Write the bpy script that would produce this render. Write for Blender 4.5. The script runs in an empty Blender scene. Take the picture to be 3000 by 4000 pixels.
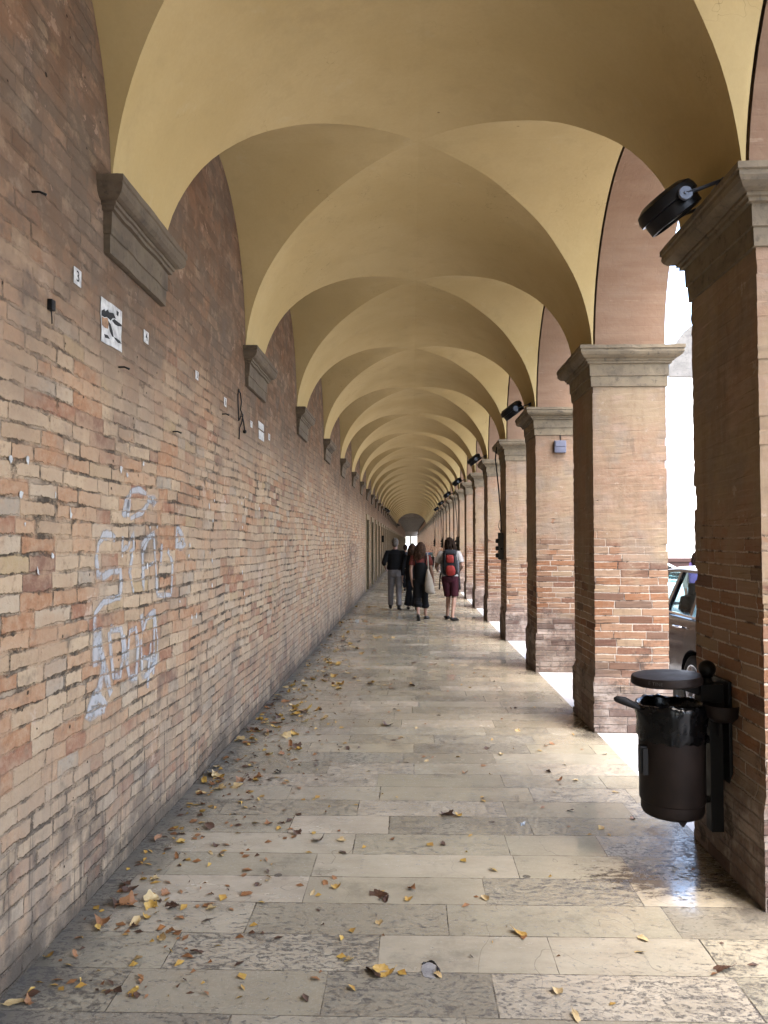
import bpy, bmesh, math, random
from mathutils import Vector, Matrix, noise as mnoise
R = math.radians
SC = bpy.context.scene
COL = SC.collection

# ------------------------------------------------------------------ camera
FPX = 3000.0
PSI, TILT, EYE = R(2.02), R(2.2), 1.70
cam_d = bpy.data.cameras.new("camera"); cam = bpy.data.objects.new("camera", cam_d); COL.objects.link(cam)
cam_d.sensor_fit = 'HORIZONTAL'; cam_d.sensor_width = 36.0; cam_d.lens = 36.0 * FPX / 3000.0
cam_d.clip_start = 0.05; cam_d.clip_end = 2000
cam.location = (0, 0, EYE); cam.rotation_euler = (R(90) + TILT, 0, PSI)
SC.camera = cam
# ------------------------------------------------------------------ sky, sun, exposure
SUN_EL, SUN_AZ = R(66), math.atan2(0.46, -0.78)
w = bpy.data.worlds.new("World"); SC.world = w; w.use_nodes = True
nt = w.node_tree; bg = nt.nodes['Background']
sky = nt.nodes.new('ShaderNodeTexSky'); sky.sky_type = 'NISHITA'; sky.sun_disc = False
sky.sun_elevation = SUN_EL; sky.sun_rotation = SUN_AZ; sky.air_density = 1.0; sky.dust_density = 3.0; sky.ozone_density = 0.6
nt.links.new(sky.outputs[0], bg.inputs[0]); bg.inputs[1].default_value = 0.15
sl = bpy.data.lights.new("sun", 'SUN'); so = bpy.data.objects.new("sun", sl); COL.objects.link(so)
sl.energy = 0.5; sl.angle = R(60); sl.color = (1.0, 0.985, 0.96)
sd = Vector((math.sin(SUN_AZ) * math.cos(SUN_EL), math.cos(SUN_AZ) * math.cos(SUN_EL), math.sin(SUN_EL)))
so.rotation_euler = sd.to_track_quat('Z', 'Y').to_euler()
SC.view_settings.view_transform = 'Standard'; SC.view_settings.look = 'None'
SC.view_settings.exposure = 3.62; SC.view_settings.gamma = 1.0; SC.view_settings.use_curve_mapping = False
SC.render.engine = 'CYCLES'
SC.cycles.use_denoising = True; SC.cycles.max_bounces = 10; SC.cycles.diffuse_bounces = 7; SC.cycles.glossy_bounces = 4
SC.cycles.sample_clamp_indirect = 6.0

# ------------------------------------------------------------------ dimensions
WX = -1.525                 # face of the left brick wall
PX0, PX1 = 1.645, 2.30      # piers, inner and outer face
PL = 0.85                   # pier length along the gallery
PITCH = 3.185
Y1 = 4.22                   # centre of the first pier in view
HS = 3.455                  # springing (top of the capitals)
RISE = 1.33
XC, AX = (WX + PX0) / 2, (PX0 - WX) / 2
BY = (PITCH - PL) / 2
NV = 25                     # vaulted bays from pier 1 on
NF = 36                     # flat-ceiling bays after them
KB = -4                     # first pier behind the camera
YEND = Y1 + (NV + NF) * PITCH
def pier_y(k): return Y1 + (k - 1) * PITCH

# pixel of a source photograph -> point on a real plane (used to place flat things on the wall and leaves on the floor)
_F = Vector((-math.sin(PSI) * math.cos(TILT), math.cos(PSI) * math.cos(TILT), math.sin(TILT)))
_R = Vector((math.cos(PSI), math.sin(PSI), 0)); _U = _R.cross(_F); _C = Vector((0, 0, EYE))
def ray(px, py): return _F + _R * ((px - 1500) / FPX) - _U * ((py - 2000) / FPX)
def on_wall(px, py, x=WX):
    d = ray(px, py); return _C + d * (x / d.x)
def on_floor(px, py, z=0.0):
    d = ray(px, py); return _C + d * ((z - EYE) / d.z)
def on_y(px, py, y):
    d = ray(px, py); return _C + d * (y / d.y)

# ------------------------------------------------------------------ node helper
class G:
    def __init__(s, name):
        s.m = bpy.data.materials.new(name); s.m.use_nodes = True; s.t = s.m.node_tree
        s.b = s.t.nodes['Principled BSDF']
    def n(s, typ, ins=None, **pr):
        x = s.t.nodes.new(typ)
        for k, v in pr.items(): setattr(x, k, v)
        for k, v in (ins or {}).items(): s.put(x.inputs[k], v)
        return x
    def put(s, sock, v):
        if isinstance(v, bpy.types.NodeSocket): s.t.links.new(v, sock)
        elif isinstance(v, (tuple, list)):
            d = sock.default_value
            sock.default_value = tuple(v) + ((1,) if len(d) == 4 and len(v) == 3 else ())
        else: sock.default_value = v
    def math(s, op, a, b=0.0, c=0.0, clamp=False):
        x = s.n('ShaderNodeMath', {0: a, 1: b, 2: c}, operation=op); x.use_clamp = clamp; return x.outputs[0]
    def add(s, a, b): return s.math('ADD', a, b)
    def sub(s, a, b): return s.math('SUBTRACT', a, b)
    def mul(s, a, b, clamp=False): return s.math('MULTIPLY', a, b, clamp=clamp)
    def noise(s, vec, scale, detail=2.0, rough=0.5, dist=0.0):
        x = s.n('ShaderNodeTexNoise', {'Vector': vec, 'Scale': scale, 'Detail': detail, 'Roughness': rough, 'Distortion': dist})
        return x.outputs['Fac']
    def white(s, vec):
        x = s.n('ShaderNodeTexWhiteNoise', {'Vector': vec}, noise_dimensions='3D'); return x.outputs['Value'], x.outputs['Color']
    def vor(s, vec, scale, feature='F1', rnd=1.0):
        x = s.n('ShaderNodeTexVoronoi', {'Vector': vec, 'Scale': scale, 'Randomness': rnd}, feature=feature); return x.outputs['Distance']
    def comb(s, x, y, z): return s.n('ShaderNodeCombineXYZ', {0: x, 1: y, 2: z}).outputs[0]
    def sep(s, v): return s.n('ShaderNodeSeparateXYZ', {0: v}).outputs
    def sepc(s, v): return s.n('ShaderNodeSeparateColor', {0: v}).outputs
    def ramp(s, f, stops, interp='LINEAR'):
        x = s.n('ShaderNodeValToRGB', {0: f}); cr = x.color_ramp; cr.interpolation = interp
        while len(cr.elements) < len(stops): cr.elements.new(0.5)
        for e, (p, c) in zip(cr.elements, stops): e.position = p; e.color = tuple(c) + ((1,) if len(c) == 3 else ())
        return x.outputs[0]
    def mix(s, f, a, b, blend='MIX'):
        x = s.n('ShaderNodeMix', data_type='RGBA', blend_type=blend)
        s.put(x.inputs[0], f); s.put(x.inputs[6], a); s.put(x.inputs[7], b); return x.outputs[2]
    def rng(s, v, a, b, c=0.0, d=1.0, smooth=True):
        x = s.n('ShaderNodeMapRange', {0: v, 1: a, 2: b, 3: c, 4: d}); x.clamp = True
        if smooth: x.interpolation_type = 'SMOOTHSTEP'
        return x.outputs[0]
    def pos(s): return s.n('ShaderNodeNewGeometry').outputs['Position']
    def scl(s, v, t): return s.n('ShaderNodeVectorMath', {0: v, 1: t}, operation='MULTIPLY').outputs[0]
    def out(s, col=None, rough=None, height=None, bump=1.0, dist=0.01, spec=None, metal=None):
        if col is not None: s.put(s.b.inputs['Base Color'], col)
        if rough is not None: s.put(s.b.inputs['Roughness'], rough)
        if spec is not None: s.put(s.b.inputs['Specular IOR Level'], spec)
        if metal is not None: s.put(s.b.inputs['Metallic'], metal)
        if height is not None:
            x = s.n('ShaderNodeBump', {'Strength': bump, 'Distance': dist, 'Height': height})
            s.t.links.new(x.outputs[0], s.b.inputs['Normal'])
        return s.m
    # wavy courses of uneven blocks: returns id colour, joint mask, row noise
    def blocks(s, u, v, L, H, joint, seed, wob=0.05, fine=0.010, warp=0.9, rough=0.006, mid=0.0, vj=0.0):
        p = s.comb(u, v, seed)
        w1 = s.mul(s.sub(s.noise(p, 0.9, 1), 0.5), wob)
        w2 = s.add(s.mul(s.sub(s.noise(p, 9.0, 2), 0.5), fine), s.mul(s.sub(s.noise(p, 3.2, 2), 0.5), mid))
        r = s.math('DIVIDE', s.add(v, s.add(w1, w2)), H)
        row = s.math('FLOOR', r); fv = s.sub(r, row)
        rr, _ = s.white(s.comb(row, seed, 3.1))
        ub = s.add(s.math('DIVIDE', s.add(u, s.mul(s.sub(s.noise(p, 14.0, 1), 0.5), fine)), L), s.mul(rr, 13.7))
        wp = s.mul(s.sub(s.noise(s.comb(s.mul(ub, 0.8), s.mul(row, 7.31), seed), 1.0, 1), 0.5), warp)
        ub = s.add(ub, wp)
        cid = s.math('FLOOR', ub); fu = s.sub(ub, cid)
        val, colr = s.white(s.comb(cid, row, seed))
        du = s.add(s.mul(s.math('MINIMUM', fu, s.sub(1.0, fu)), L), s.mul(s.noise(p, 4.0, 2), vj))
        dv = s.mul(s.math('MINIMUM', fv, s.sub(1.0, fv)), H)
        e = s.add(s.math('MINIMUM', du, dv), s.mul(s.sub(s.noise(p, 55.0, 2), 0.5), rough))
        m = s.rng(e, joint * 0.45, joint * 1.25, 1.0, 0.0)
        return val, s.sepc(colr), m, e

def flat(name, col, rough=0.6, metal=0.0, var=0.12, scale=8.0, bump=0.0, spec=0.2):
    g = G(name); p = g.n('ShaderNodeTexCoord').outputs['Object']
    f = g.noise(p, scale, 4, 0.6)
    c = g.mix(g.rng(f, 0.3, 0.7), tuple(x * (1 - var) for x in col), tuple(min(1, x * (1 + var)) for x in col))
    return g.out(c, g.rng(f, 0.3, 0.7, max(0.02, rough - 0.08), min(1, rough + 0.08)), g.noise(p, scale * 6, 3) if bump else None, bump, 0.004, spec, metal)

# ------------------------------------------------------------------ materials
def mat_wall():
    g = G("old brickwork"); P = g.sep(g.pos()); x, y, z = P[0], P[1], P[2]
    pv = g.comb(y, z, 0.0)
    val, rc, m, e = g.blocks(y, z, 0.24, 0.0745, 0.0062, 1.7, wob=0.07, fine=0.019, warp=1.7, rough=0.018, mid=0.010, vj=0.003)
    jw = g.noise(pv, 1.5, 5, 0.75)
    e = g.add(e, g.mul(g.sub(jw, 0.46), -0.046))
    m = g.rng(e, 0.0020, 0.0088, 1.0, 0.0)
    brick = g.ramp(val, [(0.0, (0.50, 0.385, 0.265)), (0.15, (0.44, 0.285, 0.18)), (0.30, (0.36, 0.185, 0.10)), (0.40, (0.47, 0.365, 0.255)), (0.52, (0.40, 0.23, 0.135)),
                         (0.62, (0.44, 0.32, 0.21)), (0.72, (0.38, 0.335, 0.275)), (0.80, (0.30, 0.12, 0.065)), (0.88, (0.53, 0.44, 0.33)), (0.94, (0.45, 0.345, 0.19)), (0.97, (0.20, 0.085, 0.055))], 'CONSTANT')
    big = g.noise(pv, 0.55, 4, 0.6)
    med = g.noise(pv, 2.6, 4, 0.62)
    fine = g.noise(pv, 26.0, 4, 0.7)
    streak = g.noise(g.scl(pv, (9.0, 0.7, 1.0)), 1.0, 4, 0.65)
    brick = g.mix(g.rng(fine, 0.46, 0.68, 0.0, 0.7), brick, g.mix(0.45, brick, (0.56, 0.47, 0.36)))
    brick = g.mix(g.rng(fine, 0.46, 0.30, 0.0, 0.75), brick, g.mix(0.35, (0.10, 0.07, 0.05), brick))
    brick = g.mix(g.rng(rc[0], 0.3, 1.0, 0.0, 0.22), brick, (0.25, 0.19, 0.15))
    mot = g.noise(pv, 11.0, 5, 0.75)
    brick = g.mix(g.rng(mot, 0.44, 0.66, 0.0, 0.6), brick, (0.44, 0.32, 0.22))
    brick = g.mix(g.rng(mot, 0.44, 0.30, 0.0, 0.6), brick, (0.20, 0.13, 0.09))
    # lime smears and thin wash that hides the joints
    wash = g.rng(g.add(med, g.mul(g.sub(big, 0.5), 0.9)), 0.46, 0.60, 0.0, 0.62)
    brick = g.mix(wash, brick, g.mix(g.rng(big, 0.35, 0.65), (0.40, 0.265, 0.17), (0.39, 0.315, 0.24)))
    brick = g.mix(g.rng(g.noise(g.scl(pv, (1.0, 1.4, 1.0)), 1.7, 6, 0.7), 0.56, 0.68, 0.0, 0.55), brick, (0.26, 0.205, 0.165))
    jcol = g.mix(g.rng(g.noise(pv, 5.0, 3, 0.7), 0.46, 0.60), (0.042, 0.034, 0.027), (0.36, 0.29, 0.22))
    jk = g.rng(g.noise(pv, 3.3, 6, 0.8), 0.44, 0.58, 0.04, 1.0)
    jm = g.mul(m, jk)
    col = g.mix(jm, brick, jcol)
    pale = g.rng(g.add(g.noise(pv, 1.15, 6, 0.7), g.mul(g.sub(fine, 0.5), 0.12)), 0.615, 0.64)
    col = g.mix(g.mul(pale, 0.72), col, (0.50, 0.39, 0.31))
    # painted upper zone: brown-pink wash, worn in patches
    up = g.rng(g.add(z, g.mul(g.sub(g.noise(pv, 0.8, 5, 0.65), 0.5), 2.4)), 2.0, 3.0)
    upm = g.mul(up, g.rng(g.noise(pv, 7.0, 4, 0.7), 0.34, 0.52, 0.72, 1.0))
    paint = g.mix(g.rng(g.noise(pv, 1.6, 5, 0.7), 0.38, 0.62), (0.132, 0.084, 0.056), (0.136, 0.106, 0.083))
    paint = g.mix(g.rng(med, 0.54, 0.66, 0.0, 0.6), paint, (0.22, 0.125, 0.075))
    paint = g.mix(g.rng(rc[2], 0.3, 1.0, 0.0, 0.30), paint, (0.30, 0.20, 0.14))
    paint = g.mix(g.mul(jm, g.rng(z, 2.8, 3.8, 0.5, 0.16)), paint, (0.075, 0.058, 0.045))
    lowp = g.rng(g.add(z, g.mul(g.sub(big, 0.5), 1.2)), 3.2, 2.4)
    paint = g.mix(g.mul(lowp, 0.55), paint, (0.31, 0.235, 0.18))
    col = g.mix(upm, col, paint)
    flake = g.mul(g.rng(g.noise(pv, 3.1, 6, 0.72), 0.605, 0.63), g.rng(z, 2.4, 3.4))
    col = g.mix(g.mul(flake, 0.7), col, (0.33, 0.24, 0.185))
    # grey water marks and drips towards the foot
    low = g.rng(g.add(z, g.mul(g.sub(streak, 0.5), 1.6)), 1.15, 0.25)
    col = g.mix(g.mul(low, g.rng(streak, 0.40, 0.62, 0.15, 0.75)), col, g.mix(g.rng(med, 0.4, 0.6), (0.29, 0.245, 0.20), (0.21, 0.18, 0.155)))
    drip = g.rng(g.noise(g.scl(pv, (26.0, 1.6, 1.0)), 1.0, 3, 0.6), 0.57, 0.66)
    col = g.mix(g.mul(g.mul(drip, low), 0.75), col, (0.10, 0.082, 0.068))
    blot = g.rng(g.add(g.noise(pv, 1.9, 5, 0.7), g.rng(z, 1.0, 0.0, 0.0, 0.12)), 0.57, 0.70)
    col = g.mix(g.mul(blot, 0.7), col, (0.115, 0.095, 0.082))
    grime = g.rng(g.noise(g.scl(pv, (1.0, 1.6, 1.0)), 0.9, 7, 0.75), 0.50, 0.66)
    col = g.mix(g.mul(grime, 0.42), col, (0.16, 0.125, 0.10))
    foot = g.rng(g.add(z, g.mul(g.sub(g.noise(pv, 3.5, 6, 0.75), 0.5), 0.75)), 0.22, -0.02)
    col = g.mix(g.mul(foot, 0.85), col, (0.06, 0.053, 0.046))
    holes = g.math('MAXIMUM', g.rng(g.add(g.vor(pv, 2.7), g.mul(fine, 0.02)), 0.042, 0.030), g.rng(g.add(g.vor(pv, 7.0), g.mul(fine, 0.10)), 0.105, 0.085))
    col = g.mix(g.mul(holes, 0.9), col, (0.02, 0.017, 0.014))
    hgt = g.sub(g.add(g.sub(1.0, g.mul(g.mul(m, g.add(0.25, g.mul(jk, 0.75))), g.sub(1.0, g.mul(upm, 0.72)))), g.add(g.mul(fine, 0.40), g.mul(rc[1], g.sub(0.35, g.mul(upm, 0.28))))), g.mul(holes, 2.0))
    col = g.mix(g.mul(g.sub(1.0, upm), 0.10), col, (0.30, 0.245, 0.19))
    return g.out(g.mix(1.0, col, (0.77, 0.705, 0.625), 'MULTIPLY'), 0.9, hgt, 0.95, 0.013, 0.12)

def mat_pier():
    g = G("pier brickwork"); P = g.sep(g.pos()); x, y, z = P[0], P[1], P[2]
    N = g.sep(g.n('ShaderNodeNewGeometry').outputs['True Normal'])
    side = g.math('GREATER_THAN', g.math('ABSOLUTE', N[0]), 0.6)
    u = g.add(g.mul(side, y), g.mul(g.sub(1.0, side), g.add(x, g.mul(g.math('FLOOR', g.math('DIVIDE', y, 0.8)), 3.37))))
    pv = g.comb(u, z, side)
    val, rc, m, e = g.blocks(u, z, 0.27, 0.069, 0.0060, 4.3, wob=0.03, fine=0.010, warp=1.1, rough=0.010, mid=0.012, vj=0.002)
    brick = g.ramp(val, [(0.0, (0.52, 0.325, 0.22)), (0.25, (0.47, 0.275, 0.18)), (0.45, (0.54, 0.385, 0.28)), (0.64, (0.46, 0.23, 0.13)),
                         (0.75, (0.53, 0.40, 0.28)), (0.86, (0.32, 0.17, 0.12)), (0.95, (0.47, 0.27, 0.19))], 'CONSTANT')
    big = g.noise(pv, 1.1, 5, 0.62); med = g.noise(pv, 4.5, 5, 0.68); fine = g.noise(pv, 28.0, 4, 0.7)
    brick = g.mix(g.rng(fine, 0.4, 0.7, 0.0, 0.5), brick, (0.52, 0.37, 0.28))
    col = g.mix(m, brick, g.mix(g.rng(med, 0.38, 0.5), (0.16, 0.12, 0.10), (0.95, 0.86, 0.78)))
    # paint/plaster skin from about 1.6 m up
    up = g.rng(g.add(z, g.add(g.mul(g.sub(big, 0.5), 2.4), g.mul(g.sub(med, 0.5), 0.9))), 1.25, 1.75)
    skin = g.mix(g.rng(big, 0.38, 0.60), (0.52, 0.355, 0.26), (0.53, 0.425, 0.30))
    skin = g.mix(g.rng(g.noise(pv, 2.3, 4, 0.6), 0.48, 0.62, 0.0, 0.8), skin, (0.42, 0.36, 0.31))
    skin = g.mix(g.rng(g.noise(g.scl(pv, (1.0, 2.5, 1.0)), 2.7, 5, 0.65), 0.52, 0.66, 0.0, 0.8), skin, (0.62, 0.47, 0.38))
    skin = g.mix(g.mul(m, 0.04), skin, (0.28, 0.19, 0.14))
    vs_ = g.noise(g.scl(pv, (6.0, 1.1, 1.0)), 1.0, 6, 0.7)
    skin = g.mix(g.rng(vs_, 0.46, 0.64, 0.0, 0.65), skin, (0.40, 0.30, 0.215))
    skin = g.mix(g.rng(vs_, 0.46, 0.32, 0.0, 0.5), skin, (0.60, 0.46, 0.38))
    skin = g.mix(g.rng(fine, 0.42, 0.7, 0.0, 0.35), skin, (0.60, 0.47, 0.36))
    rag = g.rng(g.add(med, g.mul(g.rng(z, 1.6, 2.3), 0.08)), 0.36, 0.44)
    upr = g.mul(up, rag)
    col = g.mix(g.mul(upr, 0.94), col, skin)
    chip = g.mul(g.rng(g.noise(pv, 8.0, 6, 0.75), 0.62, 0.65), g.rng(z, 0.4, 1.6))
    col = g.mix(g.mul(chip, 0.8), col, (0.68, 0.58, 0.50))
    # whitened, sooty foot
    low = g.rng(g.add(z, g.mul(g.sub(big, 0.5), 1.1)), 0.80, 0.44)
    lime = g.mix(g.rng(med, 0.38, 0.56), (0.66, 0.60, 0.58), (0.34, 0.29, 0.28))
    lime = g.mix(g.mul(m, 0.45), lime, (0.16, 0.13, 0.12))
    col = g.mix(g.mul(low, g.rng(fine, 0.3, 0.6, 0.6, 0.95)), col, lime)
    soot = g.mul(g.rng(g.noise(pv, 3.4, 5, 0.75), 0.53, 0.66), g.rng(z, 1.35, 0.5))
    col = g.mix(g.mul(soot, 0.8), col, (0.10, 0.083, 0.08))
    stain = g.rng(g.noise(g.scl(pv, (5.0, 1.3, 1.0)), 1.0, 5, 0.7), 0.57, 0.70)
    col = g.mix(g.mul(stain, 0.45), col, (0.24, 0.18, 0.14))
    dk = g.rng(rc[1], 0.80, 0.86)
    col = g.mix(g.mul(g.mul(dk, 0.6), g.sub(1.0, up)), col, (0.15, 0.09, 0.08))
    hgt = g.add(g.sub(1.0, g.mul(m, g.sub(1.0, g.mul(upr, 0.98)))), g.add(g.mul(fine, 0.4), g.mul(med, 0.8)))
    return g.out(g.mix(1.0, col, (0.365, 0.338, 0.30), 'MULTIPLY'), 0.88, hgt, 0.85, 0.010, 0.12)

def mat_arch():
    g = G("painted arch brick"); P = g.sep(g.pos()); pv = g.comb(P[0], g.mul(P[2], 1.0), P[1])
    val, rc, m, e = g.blocks(g.add(P[0], g.math('FLOOR', P[1])), P[2], 0.27, 0.069, 0.005, 2.2, 0.03, 0.008, 1.0)
    big = g.noise(pv, 1.3, 5, 0.6); lines = g.noise(g.scl(pv, (2.0, 11.0, 1.0)), 1.0, 5, 0.6)
    c = g.mix(g.rng(lines, 0.38, 0.64, 0.0, 0.7), (0.385, 0.262, 0.185), (0.46, 0.335, 0.245))
    c = g.mix(g.rng(big, 0.45, 0.65, 0, 0.5), c, (0.33, 0.235, 0.17))
    c = g.mix(g.mul(m, 0.05), c, (0.24, 0.16, 0.12))
    c = g.mix(g.rng(g.noise(pv, 3.5, 6, 0.7), 0.5, 0.66, 0, 0.5), c, (0.40, 0.30, 0.23))
    scar = g.rng(g.noise(g.scl(pv, (3.0, 17.0, 3.0)), 1.0, 4, 0.6), 0.645, 0.68)
    c = g.mix(g.mul(scar, 0.7), c, (0.55, 0.43, 0.33))
    c = g.mix(1.0, c, (0.46, 0.41, 0.36), 'MULTIPLY')
    return g.out(c, 0.88, g.add(g.sub(1.0, g.mul(m, 0.08)), g.mul(g.noise(pv, 30, 4), 0.6)), 0.5, 0.008, 0.15)

def mat_vault():
    g = G("ochre plaster"); p = g.pos()
    big = g.noise(p, 0.8, 4, 0.6); med = g.noise(p, 4.0, 5, 0.65); fine = g.noise(p, 40.0, 3, 0.6)
    c = g.mix(g.rng(big, 0.35, 0.65), (0.362, 0.268, 0.120), (0.402, 0.304, 0.146))
    c = g.mix(g.rng(med, 0.5, 0.7, 0, 0.35), c, (0.31, 0.235, 0.11))
    c = g.mix(g.rng(fine, 0.3, 0.7, 0, 0.10), c, (0.25, 0.175, 0.075))
    stn = g.rng(g.noise(g.scl(p, (1.0, 1.0, 0.6)), 1.6, 7, 0.72), 0.57, 0.72)
    c = g.mix(g.mul(stn, 0.30), c, (0.235, 0.17, 0.085))
    c = g.mix(g.rng(g.noise(p, 2.1, 6, 0.7), 0.60, 0.70, 0.0, 0.25), c, (0.42, 0.345, 0.205))
    crk = g.mul(g.rng(g.math('ABSOLUTE', g.sub(g.noise(p, 1.1, 5, 0.65, 0.3), 0.5)), 0.0016, 0.0), g.rng(g.noise(p, 0.7, 2), 0.52, 0.6))
    c = g.mix(g.mul(crk, 0.55), c, (0.10, 0.07, 0.035))
    spk = g.rng(g.add(g.vor(p, 1.7), g.mul(med, 0.03)), 0.036, 0.026)
    c = g.mix(g.mul(spk, 0.8), c, (0.16, 0.10, 0.05))
    z = g.sep(p)[2]
    dirt = g.mul(g.rng(g.noise(g.scl(p, (1, 1, 0.5)), 7.0, 5, 0.75), 0.60, 0.72), g.rng(z, 3.95, 3.5))
    c = g.mix(g.mul(dirt, 0.55), c, (0.30, 0.22, 0.12))
    return g.out(c, 0.9, g.add(g.mul(med, 1.0), g.mul(fine, 0.15)), 0.28, 0.012, 0.2)

def mat_stone(name, a, b, dirt, s=1.0):
    g = G(name); p = g.pos()
    f = g.noise(p, 5.0 * s, 5, 0.65); f2 = g.noise(p, 22.0 * s, 4, 0.7)
    c = g.mix(g.rng(f, 0.35, 0.65), a, b)
    c = g.mix(g.rng(f2, 0.52, 0.72, 0, 0.65), c, dirt)
    c = g.mix(g.rng(g.noise(g.scl(p, (1, 1, 3)), 3.0, 4, 0.6), 0.52, 0.72, 0, 0.5), c, dirt)
    return g.out(c, 0.82, g.add(f, g.mul(f2, 0.5)), 0.35, 0.01, 0.3)

def mat_floor():
    g = G("polished limestone slabs"); P = g.sep(g.pos()); x, y = P[0], P[1]
    yy = g.add(g.sub(y, g.mul(x, 0.008)), 0.055); p = g.comb(x, yy, 0.0)
    val, rc, m, e = g.blocks(x, yy, 0.80, 0.287, 0.0030, 9.1, wob=0.022, fine=0.003, warp=1.25, rough=0.0035)
    ca = g.ramp(val, [(0.0, (0.43, 0.385, 0.285)), (0.22, (0.385, 0.35, 0.26)), (0.42, (0.47, 0.42, 0.32)), (0.6, (0.345, 0.31, 0.23)), (0.74, (0.53, 0.465, 0.36)), (0.84, (0.41, 0.375, 0.29)), (0.95, (0.27, 0.245, 0.19))], 'CONSTANT')
    off = g.comb(g.mul(rc[0], 40.0), g.mul(rc[1], 40.0), 0.0)
    pp = g.n('ShaderNodeVectorMath', {0: p, 1: off}, operation='ADD').outputs[0]
    cloud = g.noise(g.scl(pp, (1.0, 2.2, 1.0)), 5.0, 5, 0.65)
    c = g.mix(g.rng(cloud, 0.35, 0.68, 0.0, 0.6), ca, g.mix(0.55, ca, (0.27, 0.22, 0.15)))
    c = g.mix(g.rng(g.noise(pp, 60, 3, 0.7), 0.45, 0.7, 0, 0.4), c, g.mix(0.5, c, (0.55, 0.5, 0.42)))
    big = g.noise(p, 0.5, 4, 0.6)
    c = g.mix(g.rng(big, 0.40, 0.64, 0.0, 0.45), c, (0.20, 0.176, 0.138))
    c = g.mix(g.rng(g.noise(p, 2.4, 6, 0.72), 0.52, 0.70, 0.0, 0.55), c, (0.15, 0.132, 0.108))
    # travertine pits: strings of dark holes, heavier in some slabs
    per = g.rng(rc[2], 0.10, 0.95, -0.055, 0.06, smooth=False)
    worn = g.mul(g.rng(g.noise(p, 1.1, 3, 0.6), 0.45, 0.65), 0.05)
    pn = g.add(g.noise(g.scl(pp, (1.0, 1.9, 1.0)), 23.0, 6, 0.68, 0.5), g.add(per, worn))
    pit = g.mul(g.rng(pn, 0.560, 0.635), g.rng(g.noise(pp, 70, 2), 0.32, 0.55, 0.45, 1.0))
    pit2 = g.rng(g.add(g.noise(g.scl(pp, (1.0, 1.5, 1.0)), 42.0, 3, 0.6), per), 0.585, 0.65)
    pits = g.math('MAXIMUM', pit, g.mul(pit2, 0.75))
    c = g.mix(g.mul(pits, 0.82), c, (0.055, 0.048, 0.041))
    sc = g.rng(g.noise(g.scl(pp, (1.4, 3.0, 1)), 24.0, 5, 0.75), 0.64, 0.70)
    c = g.mix(g.mul(sc, g.rng(rc[1], 0.4, 1.0, 0.05, 0.6)), c, (0.62, 0.58, 0.52))
    spot = g.rng(g.add(g.vor(p, 2.3), g.mul(g.noise(p, 20), 0.02)), 0.062, 0.052)
    c = g.mix(g.mul(spot, 0.75), c, (0.05, 0.045, 0.045))
    crk = g.rng(g.math('ABSOLUTE', g.sub(g.noise(p, 1.4, 3, 0.6, 0.4), 0.5)), 0.0022, 0.0)
    c = g.mix(g.mul(crk, 0.5), c, (0.10, 0.085, 0.07))
    c = g.mix(g.mul(m, g.rng(g.noise(p, 6, 3), 0.35, 0.6, 0.25, 0.95)), c, (0.06, 0.05, 0.04))
    # trodden dirt that gathers at the foot of the wall and of the piers
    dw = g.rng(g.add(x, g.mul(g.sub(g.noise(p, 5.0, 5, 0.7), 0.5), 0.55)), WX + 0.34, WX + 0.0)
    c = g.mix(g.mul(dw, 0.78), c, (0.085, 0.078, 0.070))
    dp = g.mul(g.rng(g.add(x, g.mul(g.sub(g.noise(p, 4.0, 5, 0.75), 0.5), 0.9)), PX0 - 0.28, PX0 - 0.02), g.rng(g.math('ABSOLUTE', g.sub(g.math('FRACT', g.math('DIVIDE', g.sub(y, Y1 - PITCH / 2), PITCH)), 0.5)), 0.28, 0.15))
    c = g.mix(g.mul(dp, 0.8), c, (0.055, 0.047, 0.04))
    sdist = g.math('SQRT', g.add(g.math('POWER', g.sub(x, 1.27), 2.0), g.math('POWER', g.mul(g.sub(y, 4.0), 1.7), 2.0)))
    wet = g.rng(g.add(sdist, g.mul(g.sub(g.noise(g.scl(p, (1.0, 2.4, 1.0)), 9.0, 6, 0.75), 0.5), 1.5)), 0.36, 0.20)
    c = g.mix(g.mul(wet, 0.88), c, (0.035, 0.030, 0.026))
    rough = g.add(g.rng(g.noise(p, 3.0, 4, 0.6), 0.35, 0.65, 0.08, 0.25), g.add(g.mul(pits, 0.4), g.mul(dw, 0.35)))
    rough = g.add(rough, g.rng(rc[0], 0, 1, -0.05, 0.07))
    hgt = g.sub(g.add(g.mul(cloud, 0.20), g.add(g.mul(g.noise(p, 2.2, 2), 0.9), g.mul(rc[1], 0.5))), g.add(g.mul(pits, 0.75), g.mul(m, 0.8)))
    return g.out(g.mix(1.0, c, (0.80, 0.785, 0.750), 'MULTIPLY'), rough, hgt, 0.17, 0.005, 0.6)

def mat_leaf(name, a, b):
    g = G(name); p = g.n('ShaderNodeTexCoord').outputs['Object']; r = g.n('ShaderNodeObjectInfo').outputs['Random']
    f = g.noise(g.n('ShaderNodeVectorMath', {0: p, 1: g.comb(g.mul(r, 30), 0, 0)}, operation='ADD').outputs[0], 28.0, 4, 0.65)
    c = g.mix(g.rng(f, 0.38, 0.62), a, b)
    c = g.mix(g.rng(r, 0, 1, 0.0, 0.35), c, b)
    return g.out(c, 0.6, f, 0.3, 0.003)

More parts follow.
